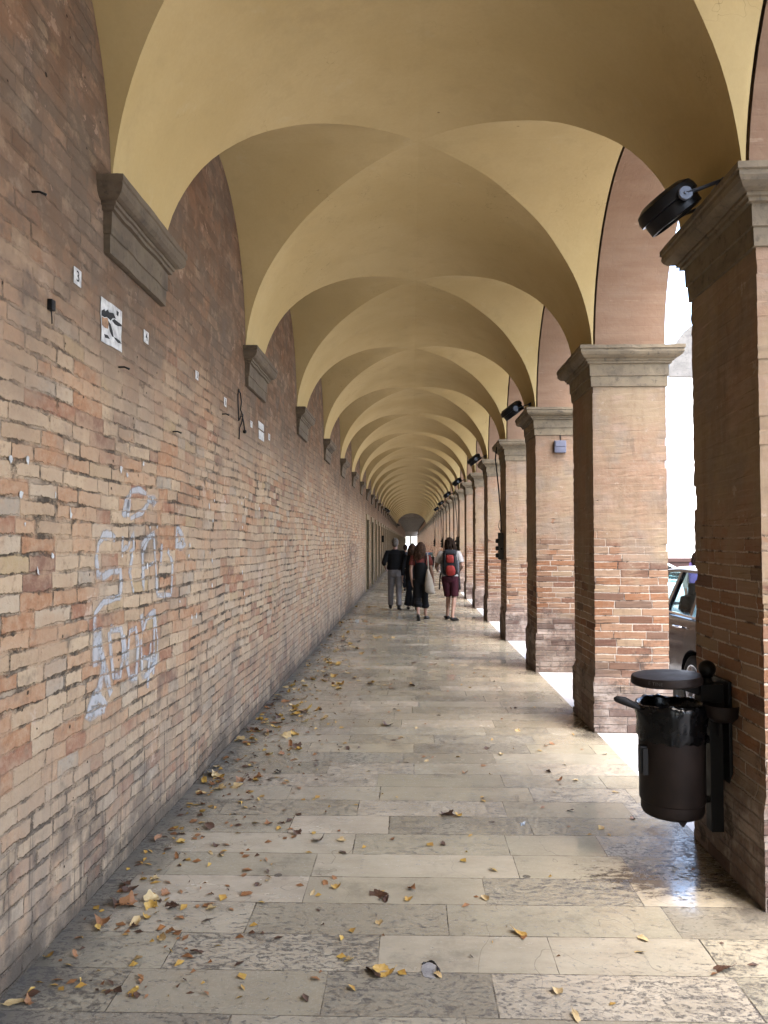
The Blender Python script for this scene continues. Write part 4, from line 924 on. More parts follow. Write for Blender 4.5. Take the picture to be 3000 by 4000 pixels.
def person(loc, rz, H, label, j, cl, group, skin='skin'):
    """j: joints for a 1.75 m figure; cl: list of clothing pieces (name, kind, material, options)"""
    k = H / 1.75
    J = dict(hipL=(-0.085, 0, 0.93), hipR=(0.085, 0, 0.93), kneeL=(-0.02, 0.03, 0.51), kneeR=(0.09, 0.03, 0.51), ankL=(-0.02, 0.02, 0.085), ankR=(0.09, 0.02, 0.085), yawL=0.1, yawR=-0.1, liftL=0.0, liftR=0.0,
             shL=(-0.185, 0, 1.415), shR=(0.185, 0, 1.415), elL=(-0.235, -0.03, 1.12), elR=(0.235, -0.03, 1.12), wrL=(-0.23, 0.03, 0.87), wrR=(0.23, 0.03, 0.87), turn=0.0, bulk=1.0, headz=1.625)
    J.update(j); V3 = {a: Vector(b) for a, b in J.items() if isinstance(b, tuple)}; bk = J['bulk']
    bm = bmesh.new(); eyes = head(bm, J['headz'], J['turn'])
    tube(bm, [(0, -0.005, 1.40), (0, 0.0, 1.49), (0, 0.012, 1.58)], [0.075, 0.056, 0.056], 14)
    stack(bm, [(0.86, 0.12 * bk, 0.085), (0.95, 0.155 * bk, 0.10), (1.08, 0.128 * bk, 0.085), (1.25, 0.14 * bk, 0.095), (1.36, 0.155 * bk, 0.095), (1.43, 0.15 * bk, 0.075), (1.47, 0.07, 0.055)])
    for s in 'LR':
        sg = -1 if s == 'L' else 1
        sh, el, wr = V3['sh' + s], V3['el' + s], V3['wr' + s]
        tube(bm, [Vector((0.10 * sg, 0, 1.42)), sh, sh.lerp(el, 0.5), el, el.lerp(wr, 0.35), wr], [0.05, 0.050, 0.043, 0.037, 0.036, 0.025], 12)
        hand(bm, wr, wr - el, sg, 0.6)
        hp, kn, an = V3['hip' + s], V3['knee' + s], V3['ank' + s]
        tube(bm, [hp, hp.lerp(kn, 0.4), kn, kn.lerp(an, 0.28), kn.lerp(an, 0.7), an, an + Vector((0, 0, -0.04))], [0.080, 0.070, 0.050, 0.053, 0.038, 0.032, 0.034], 14)
        yw = J['yaw' + s]; lf = J['lift' + s]; dr = Vector((-math.sin(yw) if False else math.sin(-yw), math.cos(yw), 0))
        heel = an + Vector((0, 0, -0.055)) - dr * 0.04; toe = heel + dr * 0.21 * math.cos(lf) + Vector((0, 0, -0.21 * math.sin(lf)))
        tube(bm, [heel, heel.lerp(toe, 0.45) + Vector((0, 0, 0.008)), heel.lerp(toe, 0.8), toe], [(0.028, 0.028), (0.036, 0.03), (0.04, 0.022), (0.022, 0.015)], 12)
        V3['heel' + s], V3['toe' + s], V3['dir' + s] = heel, toe, dr
    for v in bm.verts: v.co *= k
    o = blob("person", bm, M[skin], None, 0.0085, 3); o.location = loc; o.rotation_euler = (0, 0, rz); tag(o, label, "person", group)
    for e_ in eyes:
        b2 = bmesh.new(); ball(b2, Vector(e_) * k, 0.009, 8); link("eye", b2, M['eye'], o, smooth=True)
    for name, kind, mat, op in cl:
        b2 = bmesh.new(); vox = 0.011
        if kind == 'top':
            z0 = op.get('hem', 0.97); g_ = op.get('loose', 1.0); sl = op.get('sleeve', 1.3)
            stack(b2, [(z0, 0.175 * bk * g_, 0.118 * g_), (z0 + 0.06, 0.178 * bk * g_, 0.122 * g_), (1.12, 0.165 * bk * g_, 0.115 * g_), (1.27, 0.178 * bk, 0.122), (1.37, 0.185 * bk, 0.112), (1.435, 0.165 * bk, 0.088), (1.475, 0.085, 0.068), (1.49, 0.07, 0.06)])
            for s in 'LR':
                sg = -1 if s == 'L' else 1; sh, el, wr = V3['sh' + s], V3['el' + s], V3['wr' + s]
                pts = [Vector((0.09 * sg, 0, 1.40)), sh + Vector((0, 0, -0.005))]; rr = [0.065, 0.068]
                if sl <= 1: pts += [sh.lerp(el, sl * 0.5), sh.lerp(el, sl)]; rr += [0.066, 0.064]
                else: pts += [sh.lerp(el, 0.5), el, el.lerp(wr, sl - 1)]; rr += [0.063, 0.056, 0.050]
                tube(b2, pts, [r * op.get('arm', 1.0) for r in rr], 14)
        elif kind == 'legs':
            bot = op.get('end', 0.92); g_ = op.get('loose', 1.0); ra = op.get('ankle', 0.062); top = op.get('top', 1.03)
            stack(b2, [(top, 0.155 * bk, 0.108), (0.97, 0.168 * bk, 0.125), (0.90, 0.175 * bk, 0.132), (0.84, 0.165 * bk, 0.12), (0.80, 0.10, 0.08)])
            for s in 'LR':
                hp, kn, an = V3['hip' + s], V3['knee' + s], V3['ank' + s]; pts = [hp + Vector((0, 0, -0.02)), hp.lerp(kn, 0.35)]; rr = [0.098 * g_, 0.095 * g_]
                if bot <= 0: q = 1 + bot; pts += [hp.lerp(kn, 0.7), hp.lerp(kn, q)]; rr += [0.086 * g_, op.get('cuff', 0.085)]
                else: pts += [kn, kn.lerp(an, 0.5 * bot), kn.lerp(an, bot)] ; rr += [0.074 * g_, (0.066 * g_ + ra) / 2, ra]
                tube(b2, pts, rr, 16)
                if op.get('gather'): e_ = kn.lerp(an, bot); tube(b2, [kn.lerp(an, bot - 0.12), e_ + Vector((0, 0, 0.01)), e_ - Vector((0, 0, 0.018))], [ra * 1.12, ra * 1.05, ra * 0.72], 16)
        elif kind == 'bib':
            stack(b2, [(0.96, 0.186 * bk, 0.136), (1.10, 0.184 * bk, 0.134), (1.20, 0.186 * bk, 0.136), (1.27, 0.165 * bk, 0.138), (1.30, 0.15 * bk, 0.134)])
            for sg in (-1, 1): tube(b2, [(0.11 * sg, -0.10, 1.27), (0.115 * sg, -0.112, 1.36), (0.11 * sg, -0.075, 1.45), (0.105 * sg, 0.0, 1.487), (0.11 * sg, 0.09, 1.42), (0.11 * sg, 0.118, 1.28)], [(0.016, 0.008)] * 6, 8)
            vox = 0.008
        elif kind == 'shoe':
            s = op['s']; h, t, d_ = V3['heel' + s], V3['toe' + s], V3['dir' + s]; up = Vector((0, 0, 1))
            u_ = (t - h).normalized()
            tube(b2, [h - u_ * 0.022 + up * 0.012, h + u_ * 0.02 + up * 0.012, h.lerp(t, 0.5) + up * 0.006, h.lerp(t, 0.82), t + u_ * 0.022 - up * 0.0], [(0.030, 0.035), (0.038, 0.044), (0.045, 0.034), (0.048, 0.026), (0.026, 0.015)], 14)
            if op.get('boot'): tube(b2, [h + up * 0.02 + u_ * 0.03, h + up * 0.085 + u_ * 0.035], [0.042, 0.044], 12)
            vox = 0.009
        for v in b2.verts: v.co *= k
        blob(name, b2, M[mat], o, vox, op.get('smooth', 4))
    return o
def hair(o, H, kind, mat, headz=1.625, turn=0.0, seed=1, length=1.30, side=0.0, wave=0.02):
    k = H / 1.75; rnd = random.Random(seed); bm = bmesh.new()
    cz = headz + 0.022
    if kind == 'short':
        ball(bm, (0, 0.002, cz + 0.018), (0.082, 0.096, 0.098), 20); ball(bm, (0, -0.045, cz - 0.03), (0.070, 0.062, 0.075), 16)
        for i in range(60):
            a, b = rnd.uniform(0, 6.28), rnd.uniform(-0.2, 1.4); p = Vector((0.082 * math.cos(a) * math.cos(b), 0.004 + 0.096 * math.sin(a) * math.cos(b), cz + 0.018 + 0.098 * math.sin(b)))
            if p.y > 0.06 and p.z < cz + 0.05: continue
            ball(bm, p, rnd.uniform(0.008, 0.015), 6)
    else:
        ball(bm, (0, -0.008, cz + 0.016), (0.088, 0.098, 0.104), 20); ball(bm, (0, -0.05, cz - 0.06), (0.082, 0.065, 0.11), 16)
        for i in range(64):
            a = rnd.uniform(math.pi * 0.93, math.pi * 2.07)          # round the back of the head
            if rnd.random() < 0.25: a = rnd.choice([rnd.uniform(2.4, 3.2), rnd.uniform(-0.1, 0.7)])
            c_, s_ = math.cos(a), math.sin(a); end = length + rnd.uniform(-0.03, 0.09)
            pts = []; x0, y0 = 0.080 * c_, 0.088 * s_ - 0.01; n_ = 7; ph = rnd.uniform(0, 6)
            for q in range(n_):
                t = q / (n_ - 1); z = cz + 0.06 * (1 - t) + (end - cz) * t; f = 1 + 0.35 * math.sin(t * 2.2)
                pts.append((x0 * f + wave * math.sin(ph + t * 7) * t + side * t * t, y0 * f + wave * math.cos(ph * 1.3 + t * 6) * t - 0.015 * t, z))
            tube(bm, pts, [0.016, 0.018, 0.018, 0.017, 0.015, 0.011, 0.004], 6)
    for v in bm.verts: v.co *= k
    bmesh.ops.rotate(bm, verts=bm.verts[:], cent=(0, 0, 0), matrix=Matrix.Rotation(turn * 0.6, 3, 'Z'))
    h_ = link("hair", bm, M[mat], o, smooth=True); return h_
GP = "people walking away down the gallery"
man = person((-0.40, 19.2, 0), R(1), 1.77, "grey-haired person in a black jumper and grey trousers walking away",
             dict(kneeL=(-0.10, 0.10, 0.52), ankL=(-0.115, 0.08, 0.10), kneeR=(0.09, 0.02, 0.51), ankR=(0.095, -0.16, 0.10), liftR=0.12, yawL=0.12, yawR=-0.25, elL=(-0.275, -0.05, 1.15), elR=(0.275, -0.05, 1.15), wrL=(-0.235, 0.13, 1.02), wrR=(0.235, 0.13, 1.02), bulk=1.08),
             [("trousers", 'legs', 'greytr', dict(end=0.97, loose=1.04, ankle=0.068)), ("jumper", 'top', 'black', dict(hem=0.985, loose=1.06, sleeve=1.25, arm=1.08)), ("shoe", 'shoe', 'shoe', dict(s='L', boot=1)), ("shoe", 'shoe', 'shoe', dict(s='R', boot=1))], GP)
hair(man, 1.77, 'short', 'hairgrey')
bm = bmesh.new(); box(bm, (0.035, -0.150, 0.83), (0.145, -0.135, 0.97), 0.004); ball(bm, (0.09, -0.152, 0.925), 0.006, 8); bmesh.ops.scale(bm, vec=(1.011,) * 3, verts=bm.verts[:]); link("back_pocket", bm, M['greytr'], man)
woman = person((0.21, 16.75, 0), R(-3), 1.68, "person in a black jumpsuit over a rust t-shirt walking with a tote",
               dict(kneeL=(-0.075, 0.02, 0.50), ankL=(-0.05, -0.25, 0.17), liftL=0.75, kneeR=(0.085, 0.09, 0.51), ankR=(0.10, 0.17, 0.085), yawR=-0.35, yawL=-0.05, elL=(-0.225, -0.04, 1.12), wrL=(-0.20, -0.02, 0.87), elR=(0.24, -0.02, 1.12), wrR=(0.285, 0.03, 0.87), turn=-0.45, bulk=0.88),
               [("t_shirt", 'top', 'rust', dict(hem=1.0, sleeve=0.62)), ("jumpsuit", 'legs', 'black', dict(end=0.55, loose=1.10, ankle=0.092, gather=1, top=1.10)), ("jumpsuit_bib", 'bib', 'black', {}), ("shoe", 'shoe', 'shoe', dict(s='L')), ("shoe", 'shoe', 'shoe', dict(s='R'))], GP)
hair(woman, 1.68, 'long', 'hairbrown', seed=4, length=1.34, side=-0.06, wave=0.03, turn=-0.2)
bp = person((0.835, 16.75, 0), R(-2), 1.78, "long-haired person in a white t-shirt and maroon shorts with a backpack",
            dict(kneeL=(-0.025, 0.10, 0.51), ankL=(-0.045, 0.16, 0.085), kneeR=(0.10, 0.02, 0.51), ankR=(0.055, -0.20, 0.095), liftR=0.15, yawR=-0.75, yawL=0.35, elL=(-0.29, -0.06, 1.13), elR=(0.27, -0.04, 1.15), wrL=(-0.255, 0.16, 1.05), wrR=(0.25, 0.17, 1.08), bulk=1.02),
            [("t_shirt", 'top', 'whitecl', dict(hem=0.93, loose=1.06, sleeve=0.72, arm=1.12)), ("shorts", 'legs', 'maroon', dict(end=0, cuff=0.094, loose=1.06)), ("shoe", 'shoe', 'shoe', dict(s='L')), ("shoe", 'shoe', 'shoe', dict(s='R'))], GP)
hair(bp, 1.78, 'long', 'hairdark', seed=9, length=1.40, side=0.05, wave=0.012)
p4 = person((0.03, 19.1, 0), R(2), 1.64, "person in black with flared dark trousers, half hidden behind the jumpsuit wearer",
            dict(kneeL=(-0.085, 0.08, 0.51), ankL=(-0.10, 0.10, 0.09), kneeR=(0.085, 0.0, 0.50), ankR=(0.10, -0.16, 0.10), elL=(-0.25, -0.03, 1.12), wrL=(-0.26, 0.02, 0.87), bulk=0.95),
            [("trousers", 'legs', 'navy', dict(end=0.93, loose=1.08, ankle=0.125)), ("tunic", 'top', 'black', dict(hem=0.80, loose=1.12, sleeve=1.8)), ("shoe", 'shoe', 'shoe', dict(s='L')), ("shoe", 'shoe', 'shoe', dict(s='R'))], GP)
hair(p4, 1.64, 'long', 'hairbrown', seed=12, length=1.42)
p5 = person((-0.20, 26.5, 0), 0, 1.58, "distant person in dark green clothes seen between the two walkers", dict(kneeL=(-0.085, 0.08, 0.51), ankL=(-0.02, 0.10, 0.09), bulk=0.95),
            [("trousers", 'legs', 'navy', {}), ("jacket", 'top', 'packgrey', dict(hem=0.9, sleeve=1.8)), ("shoe", 'shoe', 'shoe', dict(s='L')), ("shoe", 'shoe', 'shoe', dict(s='R'))], GP, 'skin2')
hair(p5, 1.58, 'short', 'hairdark')
p6 = person((0.02, 31, 0), 0, 1.52, "distant person in black, mostly hidden behind the walkers", dict(kneeR=(0.085, 0.08, 0.51), ankR=(0.09, 0.10, 0.09), bulk=0.95),
            [("trousers", 'legs', 'black', {}), ("jacket", 'top', 'black', dict(hem=0.88, sleeve=1.8)), ("shoe", 'shoe', 'shoe', dict(s='L')), ("shoe", 'shoe', 'shoe', dict(s='R'))], GP, 'skin2')
hair(p6, 1.52, 'short', 'hairgrey')
p7 = person((4.86, 13.2, -0.02), R(-30), 1.56, "dark-haired person in white with a purple strap behind the parked black car", dict(bulk=0.95),
            [("trousers", 'legs', 'navy', {}), ("shirt", 'top', 'whitecl', dict(hem=0.9, sleeve=1.3)), ("shoe", 'shoe', 'shoe', dict(s='L')), ("shoe", 'shoe', 'shoe', dict(s='R'))], None, 'skin2')
hair(p7, 1.56, 'long', 'hairdark', seed=21, length=1.45)
bm = bmesh.new()
for sg in (-1, 1): tube(bm, [(0.10 * sg, -0.13, 1.05), (0.115 * sg, -0.125, 1.2), (0.11 * sg, -0.06, 1.36), (0.10 * sg, 0.02, 1.372), (0.11 * sg, 0.11, 1.2)], [(0.028, 0.008)] * 5, 8)
stack(bm, [(0.98, 0.12, 0.05, 0, -0.155), (1.1, 0.13, 0.06, 0, -0.16), (1.24, 0.11, 0.05, 0, -0.155)], e=3)
o = link("shoulder_bag", bm, M['purple'], smooth=True, angle=50); o.location = p7.location; o.rotation_euler = p7.rotation_euler; tag(o, "dark purple bag with straps worn by the person behind the car", "bag")
# tote bag
bm = bmesh.new()
stack(bm, [(0.60, 0.03, 0.03, 0.21, -0.06), (0.615, 0.075, 0.05, 0.19, -0.065), (0.66, 0.105, 0.062, 0.165, -0.07), (0.78, 0.098, 0.062, 0.15, -0.075), (0.92, 0.078, 0.05, 0.138, -0.08), (1.04, 0.050, 0.034, 0.125, -0.085), (1.12, 0.022, 0.018, 0.125, -0.085), (1.14, 0.012, 0.010, 0.127, -0.084)], n=28)
for v in bm.verts: v.co += Vector((1, 0.6, 0)) * mnoise.noise(v.co * 14) * 0.010
o = link("tote_bag", bm, M['cream'], smooth=True); o.location = woman.location + Vector((0.035, -0.085, -0.03)); o.rotation_euler = woman.rotation_euler; tag(o, "cream canvas tote bag hanging from a walker's right shoulder", "tote bag")
bm = bmesh.new(); tube(bm, [(0.127, -0.084, 1.12), (0.125, -0.05, 1.25), (0.118, -0.035, 1.36), (0.108, 0.02, 1.452), (0.105, 0.085, 1.478), (0.105, 0.16, 1.43), (0.12, 0.215, 1.28), (0.15, 0.20, 1.10), (0.14, 0.10, 1.05)], [(0.014, 0.006)] * 9, 8); link("strap", bm, M['cream'], o, smooth=True)
# backpack
pk = empty("backpack", bp.location, "charcoal hiking backpack with red pockets worn by the walker in shorts", "backpack"); pk.rotation_euler = bp.rotation_euler
bm = bmesh.new(); stack(bm, [(0.965, 0.09, 0.07, 0, -0.20), (0.99, 0.135, 0.095, 0, -0.21), (1.12, 0.158, 0.115, 0, -0.225), (1.32, 0.155, 0.110, 0, -0.225), (1.43, 0.145, 0.098, 0, -0.215), (1.46, 0.11, 0.07, 0, -0.20)], n=32, e=3.2)
link("pack_body", bm, M['packgrey'], pk, smooth=True)
bm = bmesh.new(); stack(bm, [(1.415, 0.13, 0.10, 0, -0.225), (1.43, 0.152, 0.122, 0, -0.225), (1.49, 0.150, 0.118, 0, -0.22), (1.525, 0.115, 0.08, 0, -0.21)], n=32, e=3); link("lid", bm, M['packgrey'], pk, smooth=True)
bm = bmesh.new(); stack(bm, [(1.245, 0.055, 0.03, 0.005, -0.325), (1.26, 0.075, 0.045, 0.005, -0.33), (1.34, 0.085, 0.048, 0.0, -0.33), (1.40, 0.080, 0.042, 0, -0.325), (1.415, 0.05, 0.03, 0, -0.32)], n=24, e=3); link("pocket", bm, M['packred'], pk, smooth=True)
bm = bmesh.new(); stack(bm, [(0.975, 0.05, 0.03, 0.02, -0.31), (0.995, 0.09, 0.05, 0.018, -0.32), (1.08, 0.105, 0.06, 0.015, -0.33), (1.17, 0.085, 0.05, 0.01, -0.335), (1.19, 0.05, 0.03, 0.008, -0.33)], n=24, e=3); link("pocket", bm, M['packred'], pk, smooth=True)
for sg in (-1, 1):
    bm = bmesh.new(); stack(bm, [(1.0, 0.03, 0.06, 0.165 * sg, -0.21), (1.1, 0.034, 0.07, 0.172 * sg, -0.215), (1.27, 0.028, 0.06, 0.168 * sg, -0.215), (1.30, 0.015, 0.04, 0.162 * sg, -0.21)], n=18, e=3); link("side_pocket", bm, M['packlight'], pk, smooth=True)
    bm = bmesh.new(); tube(bm, [(0.10 * sg, -0.13, 1.42), (0.118 * sg, -0.06, 1.495), (0.12 * sg, 0.02, 1.50), (0.128 * sg, 0.12, 1.42), (0.14 * sg, 0.135, 1.25), (0.16 * sg, 0.02, 1.08), (0.14 * sg, -0.13, 1.02)], [(0.028, 0.010)] * 7, 8); link("shoulder_strap", bm, M['packgrey'], pk, smooth=True)
    bm = bmesh.new(); tube(bm, [(0.15 * sg, -0.14, 1.04), (0.19 * sg, -0.06, 1.01), (0.205 * sg, 0.02, 0.95), (0.215 * sg, 0.02, 0.80), (0.225 * sg, 0.01, 0.66)], [(0.022, 0.007)] * 5, 8); link("hip_strap", bm, M['packgrey'], pk, smooth=True)
    bm = bmesh.new(); tube(bm, [(0.10 * sg, -0.345, 1.45), (0.105 * sg, -0.352, 1.30), (0.12 * sg, -0.345, 1.15), (0.13 * sg, -0.31, 1.02)], [(0.012, 0.005)] * 4, 6); link("compression_strap", bm, M['iron'], pk, smooth=True)

# ---------------------------------------------------------------- far down the gallery: freezer and planter
fz = empty("freezer", (1.32, 60, 0), "white and blue ice cream freezer standing far down by the piers", "freezer")
bm = bmesh.new(); box(bm, (-0.33, -0.3, 0.06), (0.33, 0.3, 0.66), 0.02)
for i in range(4): box(bm, (-0.32, -0.312, 0.12 + i * 0.13), (0.32, -0.298, 0.20 + i * 0.13), 0.004)
link("cabinet", bm, M['whitebox'], fz)
bm = bmesh.new(); box(bm, (-0.34, -0.31, 0.665), (0.34, 0.31, 0.82), 0.02); link("panel", bm, M['bluebox'], fz)
bm = bmesh.new(); box(bm, (-0.35, -0.32, 0.825), (0.35, 0.32, 0.875), 0.015); link("top", bm, M['whitebox'], fz)
bm = bmesh.new(); box(bm, (-0.35, -0.32, 0.878), (0.35, 0.32, 0.91), 0.01); link("rim", bm, M['redrim'], fz)
pl = empty("planter", (1.42, 53, 0), "dark square planter standing beside the far freezer", "planter")
bm = bmesh.new(); stack(bm, [(0, 0.15, 0.15), (0.62, 0.19, 0.19), (0.64, 0.19, 0.19), (0.64, 0.17, 0.17), (0.58, 0.16, 0.16)], n=32, e=8); link("pot", bm, M['door'], pl)
bm = bmesh.new(); rnd = random.Random(2)
for i in range(140):
    a, r_, z = rnd.uniform(0, 6.28), rnd.uniform(0, 0.22), rnd.uniform(0.6, 0.95); p = Vector((r_ * math.cos(a), r_ * math.sin(a), z)); t = Vector((rnd.uniform(-1, 1), rnd.uniform(-1, 1), rnd.uniform(-0.5, 1))).normalized(); s_ = t.orthogonal().normalized()
    quad(bm, [p, p + t * 0.03 + s_ * 0.02, p + t * 0.08, p + t * 0.03 - s_ * 0.02])
link("foliage", bm, flat("dark foliage", (0.05, 0.07, 0.03), 0.6), pl)

# ---------------------------------------------------------------- cars
def car(loc, rz, paint, label):
    o = empty("parked_car", loc, label, "car", "cars parked outside the arcade", rz)
    bm = bmesh.new(); rows = []
    for y, zb, zt, w_ in ((-2.06, 0.40, 0.72, 0.66), (-2.02, 0.30, 0.90, 0.78), (-1.8, 0.22, 0.97, 0.845), (-1.3, 0.20, 0.975, 0.870), (-0.5, 0.18, 0.965, 0.875), (0.4, 0.18, 0.95, 0.875), (1.0, 0.18, 0.93, 0.87), (1.5, 0.20, 0.86, 0.855), (1.9, 0.24, 0.74, 0.80), (2.06, 0.32, 0.60, 0.66)):
        h = zt - zb; half = [(w_ * 0.90, zb), (w_ * 0.975, zb + h * 0.12), (w_, zb + h * 0.40), (w_ * 0.995, zb + h * 0.66), (w_ * 0.97, zb + h * 0.86), (w_ * 0.93, zt - 0.008), (w_ * 0.6, zt + 0.012)]
        rows.append([bm.verts.new((x, y, z)) for x, z in half] + [bm.verts.new((-x, y, z)) for x, z in half[::-1]])
    for A, B in zip(rows, rows[1:]):
        n = len(A)
        for i in range(n): bm.faces.new((A[i], A[(i + 1) % n], B[(i + 1) % n], B[i]))
    bm.faces.new(rows[0]); bm.faces.new(rows[-1])
    body = link("body", bm, M[paint])
    s2 = body.modifiers.new("s", 'SUBSURF'); s2.levels = 2; s2.render_levels = 2
    cut = []
    for y in (-1.25, 1.30):
        for sx in (-1, 1):
            b2 = bmesh.new(); lathe(b2, [(0.355, -0.3), (0.355, 0.3)], n=40, M4=Matrix.Translation((0.80 * sx, y, 0.30)) @ Matrix.Rotation(R(90), 4, 'Y')); cc = link("cutter", b2, M['iron']); cut.append(cc)
            m_ = body.modifiers.new("b", 'BOOLEAN'); m_.operation = 'DIFFERENCE'; m_.object = cc; m_.solver = 'EXACT'
    evaluated(body)
    for cc in cut: bpy.data.objects.remove(cc)
    for p in body.data.polygons: p.use_smooth = True
    body.data.set_sharp_from_angle(angle=R(38)); body.parent = o
    # greenhouse: pillars, roof, glass
    bel, rf = 0.955, 1.385
    def pt(y, t, sx): return Vector(((0.80 - 0.17 * t ** 1.3) * sx, y, bel + (rf - bel) * t))
    for sx in (-1, 1):
        for nm, ya, yb, wa, wb in (("A", 1.02, 0.22, 0.10, 0.07), ("B", -0.20, -0.26, 0.09, 0.07), ("C", -0.98, -0.92, 0.07, 0.06), ("D", -1.78, -1.42, 0.30, 0.16)):
            b2 = bmesh.new(); pts = [pt(ya, 0, sx), pt(ya - wa, 0, sx), pt(yb - wb, 1, sx), pt(yb, 1, sx)] if nm != "D" else [pt(ya + wa, 0, sx), pt(ya, 0, sx), pt(yb, 1, sx), pt(yb + wb, 1, sx)]
            prism(b2, pts, None, (-0.05 * sx, 0, 0)); link("pillar", b2, M[paint], o)
        for ya, yb, yc, yd_ in ((0.90, -0.20, -0.26, 0.14), (-0.29, -0.98, -0.92, -0.33), (-1.05, -1.50, -1.26, -0.98)):
            b2 = bmesh.new(); prism(b2, [pt(ya, 0.01, sx) - Vector((0.02 * sx, 0, 0)), pt(yb, 0.01, sx) - Vector((0.02 * sx, 0, 0)), pt(yc, 0.99, sx) - Vector((0.02 * sx, 0, 0)), pt(yd_, 0.99, sx) - Vector((0.02 * sx, 0, 0))], None, (-0.004 * sx, 0, 0)); link("window", b2, M['glass'], o)
        b2 = bmesh.new(); box(b2, (min(0.80 * sx, 0.825 * sx), -1.5, 0.952), (max(0.80 * sx, 0.825 * sx), 0.95, 0.972), 0.003); link("trim", b2, M['chrome'], o)
        for y in (-0.86, 0.28):
            b2 = bmesh.new(); tube(b2, [(0.862 * sx, y - 0.09, 0.845), (0.895 * sx, y - 0.05, 0.848), (0.897 * sx, y + 0.05, 0.848), (0.862 * sx, y + 0.09, 0.845)], [(0.010, 0.016)] * 4, 8); link("door_handle", b2, M['chrome'], o, smooth=True)
        b2 = bmesh.new(); ball(b2, (0.95 * sx, 0.80, 1.0), (0.09, 0.07, 0.065), 14); tube(b2, [(0.80 * sx, 0.84, 0.965), (0.92 * sx, 0.81, 0.985)], 0.02, 8); link("mirror", b2, M[paint], o, smooth=True)
        b2 = bmesh.new(); ball(b2, (0.66 * sx, 1.93, 0.66), (0.16, 0.10, 0.07), 14); link("headlight", b2, M['lens'], o, smooth=True)
        b2 = bmesh.new(); ball(b2, (0.68 * sx, -1.97, 0.80), (0.13, 0.07, 0.10), 14); link("tail_light", b2, M['packred'], o, smooth=True)
    b2 = bmesh.new(); pts = [(-1.46, 1), (-0.9, 1.06), (-0.2, 1.06), (0.26, 1.0)]; rr = []
    for y, t in pts: rr.append([b2.verts.new(v) for v in (pt(y, t, 1), pt(y, t + 0.07, 1) * 1 + Vector((-0.16, 0, 0.01)), pt(y, t + 0.07, -1) + Vector((0.16, 0, 0.01)), pt(y, t, -1))] + [b2.verts.new(v) for v in (pt(y, t, -1) - Vector((0, 0, 0.03)), pt(y, t, 1) - Vector((0, 0, 0.03)))])
    for A, B in zip(rr, rr[1:]):
        for i in range(6): b2.faces.new((A[i], A[(i + 1) % 6], B[(i + 1) % 6], B[i]))
    b2.faces.new(rr[0]); b2.faces.new(rr[-1]); link("roof", b2, M[paint], o, smooth=True, angle=40)
    for ya, yb in ((0.98, 0.24), (-1.74, -1.44)):
        b2 = bmesh.new(); prism(b2, [pt(ya, 0, -1) * 1, pt(ya, 0, 1), pt(yb, 1, 1), pt(yb, 1, -1)], None, (0, 0.004, -0.004)); link("windscreen", b2, M['glass'], o)
    b2 = bmesh.new()
    for x, y in ((-0.38, 0.0), (0.38, 0.0), (-0.38, -0.95), (0.38, -0.95)): stack(b2, [(0.55, 0.22, 0.09, x, y), (0.95, 0.22, 0.08, x, y - 0.08), (1.10, 0.20, 0.07, x, y - 0.12), (1.12, 0.12, 0.06, x, y - 0.12), (1.25, 0.12, 0.05, x, y - 0.14)], n=16, e=3)
    box(b2, (-0.7, 0.65, 0.80), (0.7, 0.95, 0.96), 0.02); link("seats", b2, M['interior'], o, smooth=True, angle=40)
    for y in (-1.25, 1.30):
        for sx in (-1, 1):
            mm = Matrix.Translation((0.775 * sx, y, 0.30)) @ Matrix.Rotation(R(90) * sx, 4, 'Y')
            wh = empty("wheel", (0, 0, 0), None, None); wh.parent = o
            b2 = bmesh.new(); lathe(b2, [(0.205, -0.02), (0.27, -0.10), (0.298, -0.08), (0.302, 0.0), (0.298, 0.08), (0.27, 0.098), (0.208, 0.092), (0.205, 0.0)], n=40, M4=mm, cap=False); link("tyre", b2, M['rubber'], wh, smooth=True)
            b2 = bmesh.new(); lathe(b2, [(0.206, 0.09), (0.212, 0.096), (0.200, 0.094), (0.192, 0.05), (0.19, -0.05)], n=40, M4=mm, cap=False); lathe(b2, [(0.055, 0.02), (0.055, 0.075), (0.001, 0.082)], n=20, M4=mm)
            for q in range(5):
                a = 2 * math.pi * q / 5 + 0.3
                for da in (-0.10, 0.10): tube(b2, [mm @ Vector((0.04 * math.cos(a + da), 0.04 * math.sin(a + da), 0.065)), mm @ Vector((0.12 * math.cos(a + da * 0.9), 0.12 * math.sin(a + da * 0.9), 0.072)), mm @ Vector((0.198 * math.cos(a + da * 1.2), 0.198 * math.sin(a + da * 1.2), 0.082))], [(0.016, 0.012), (0.013, 0.01), (0.018, 0.01)], 8)
            link("rim", b2, M['alloy'], wh, smooth=True, angle=40)
            b2 = bmesh.new(); lathe(b2, [(0.16, -0.02), (0.16, 0.0), (0.02, 0.0)], n=24, M4=mm); link("brake_disc", b2, M['iron'], wh)
    return o
car((3.62, 8.92, -0.02), 0, 'carpaint', "black car parked close outside the arcade between the first piers")
car((4.75, 16.3, -0.02), R(-90), 'carsilver', "silver car parked crosswise farther off, behind the black car")

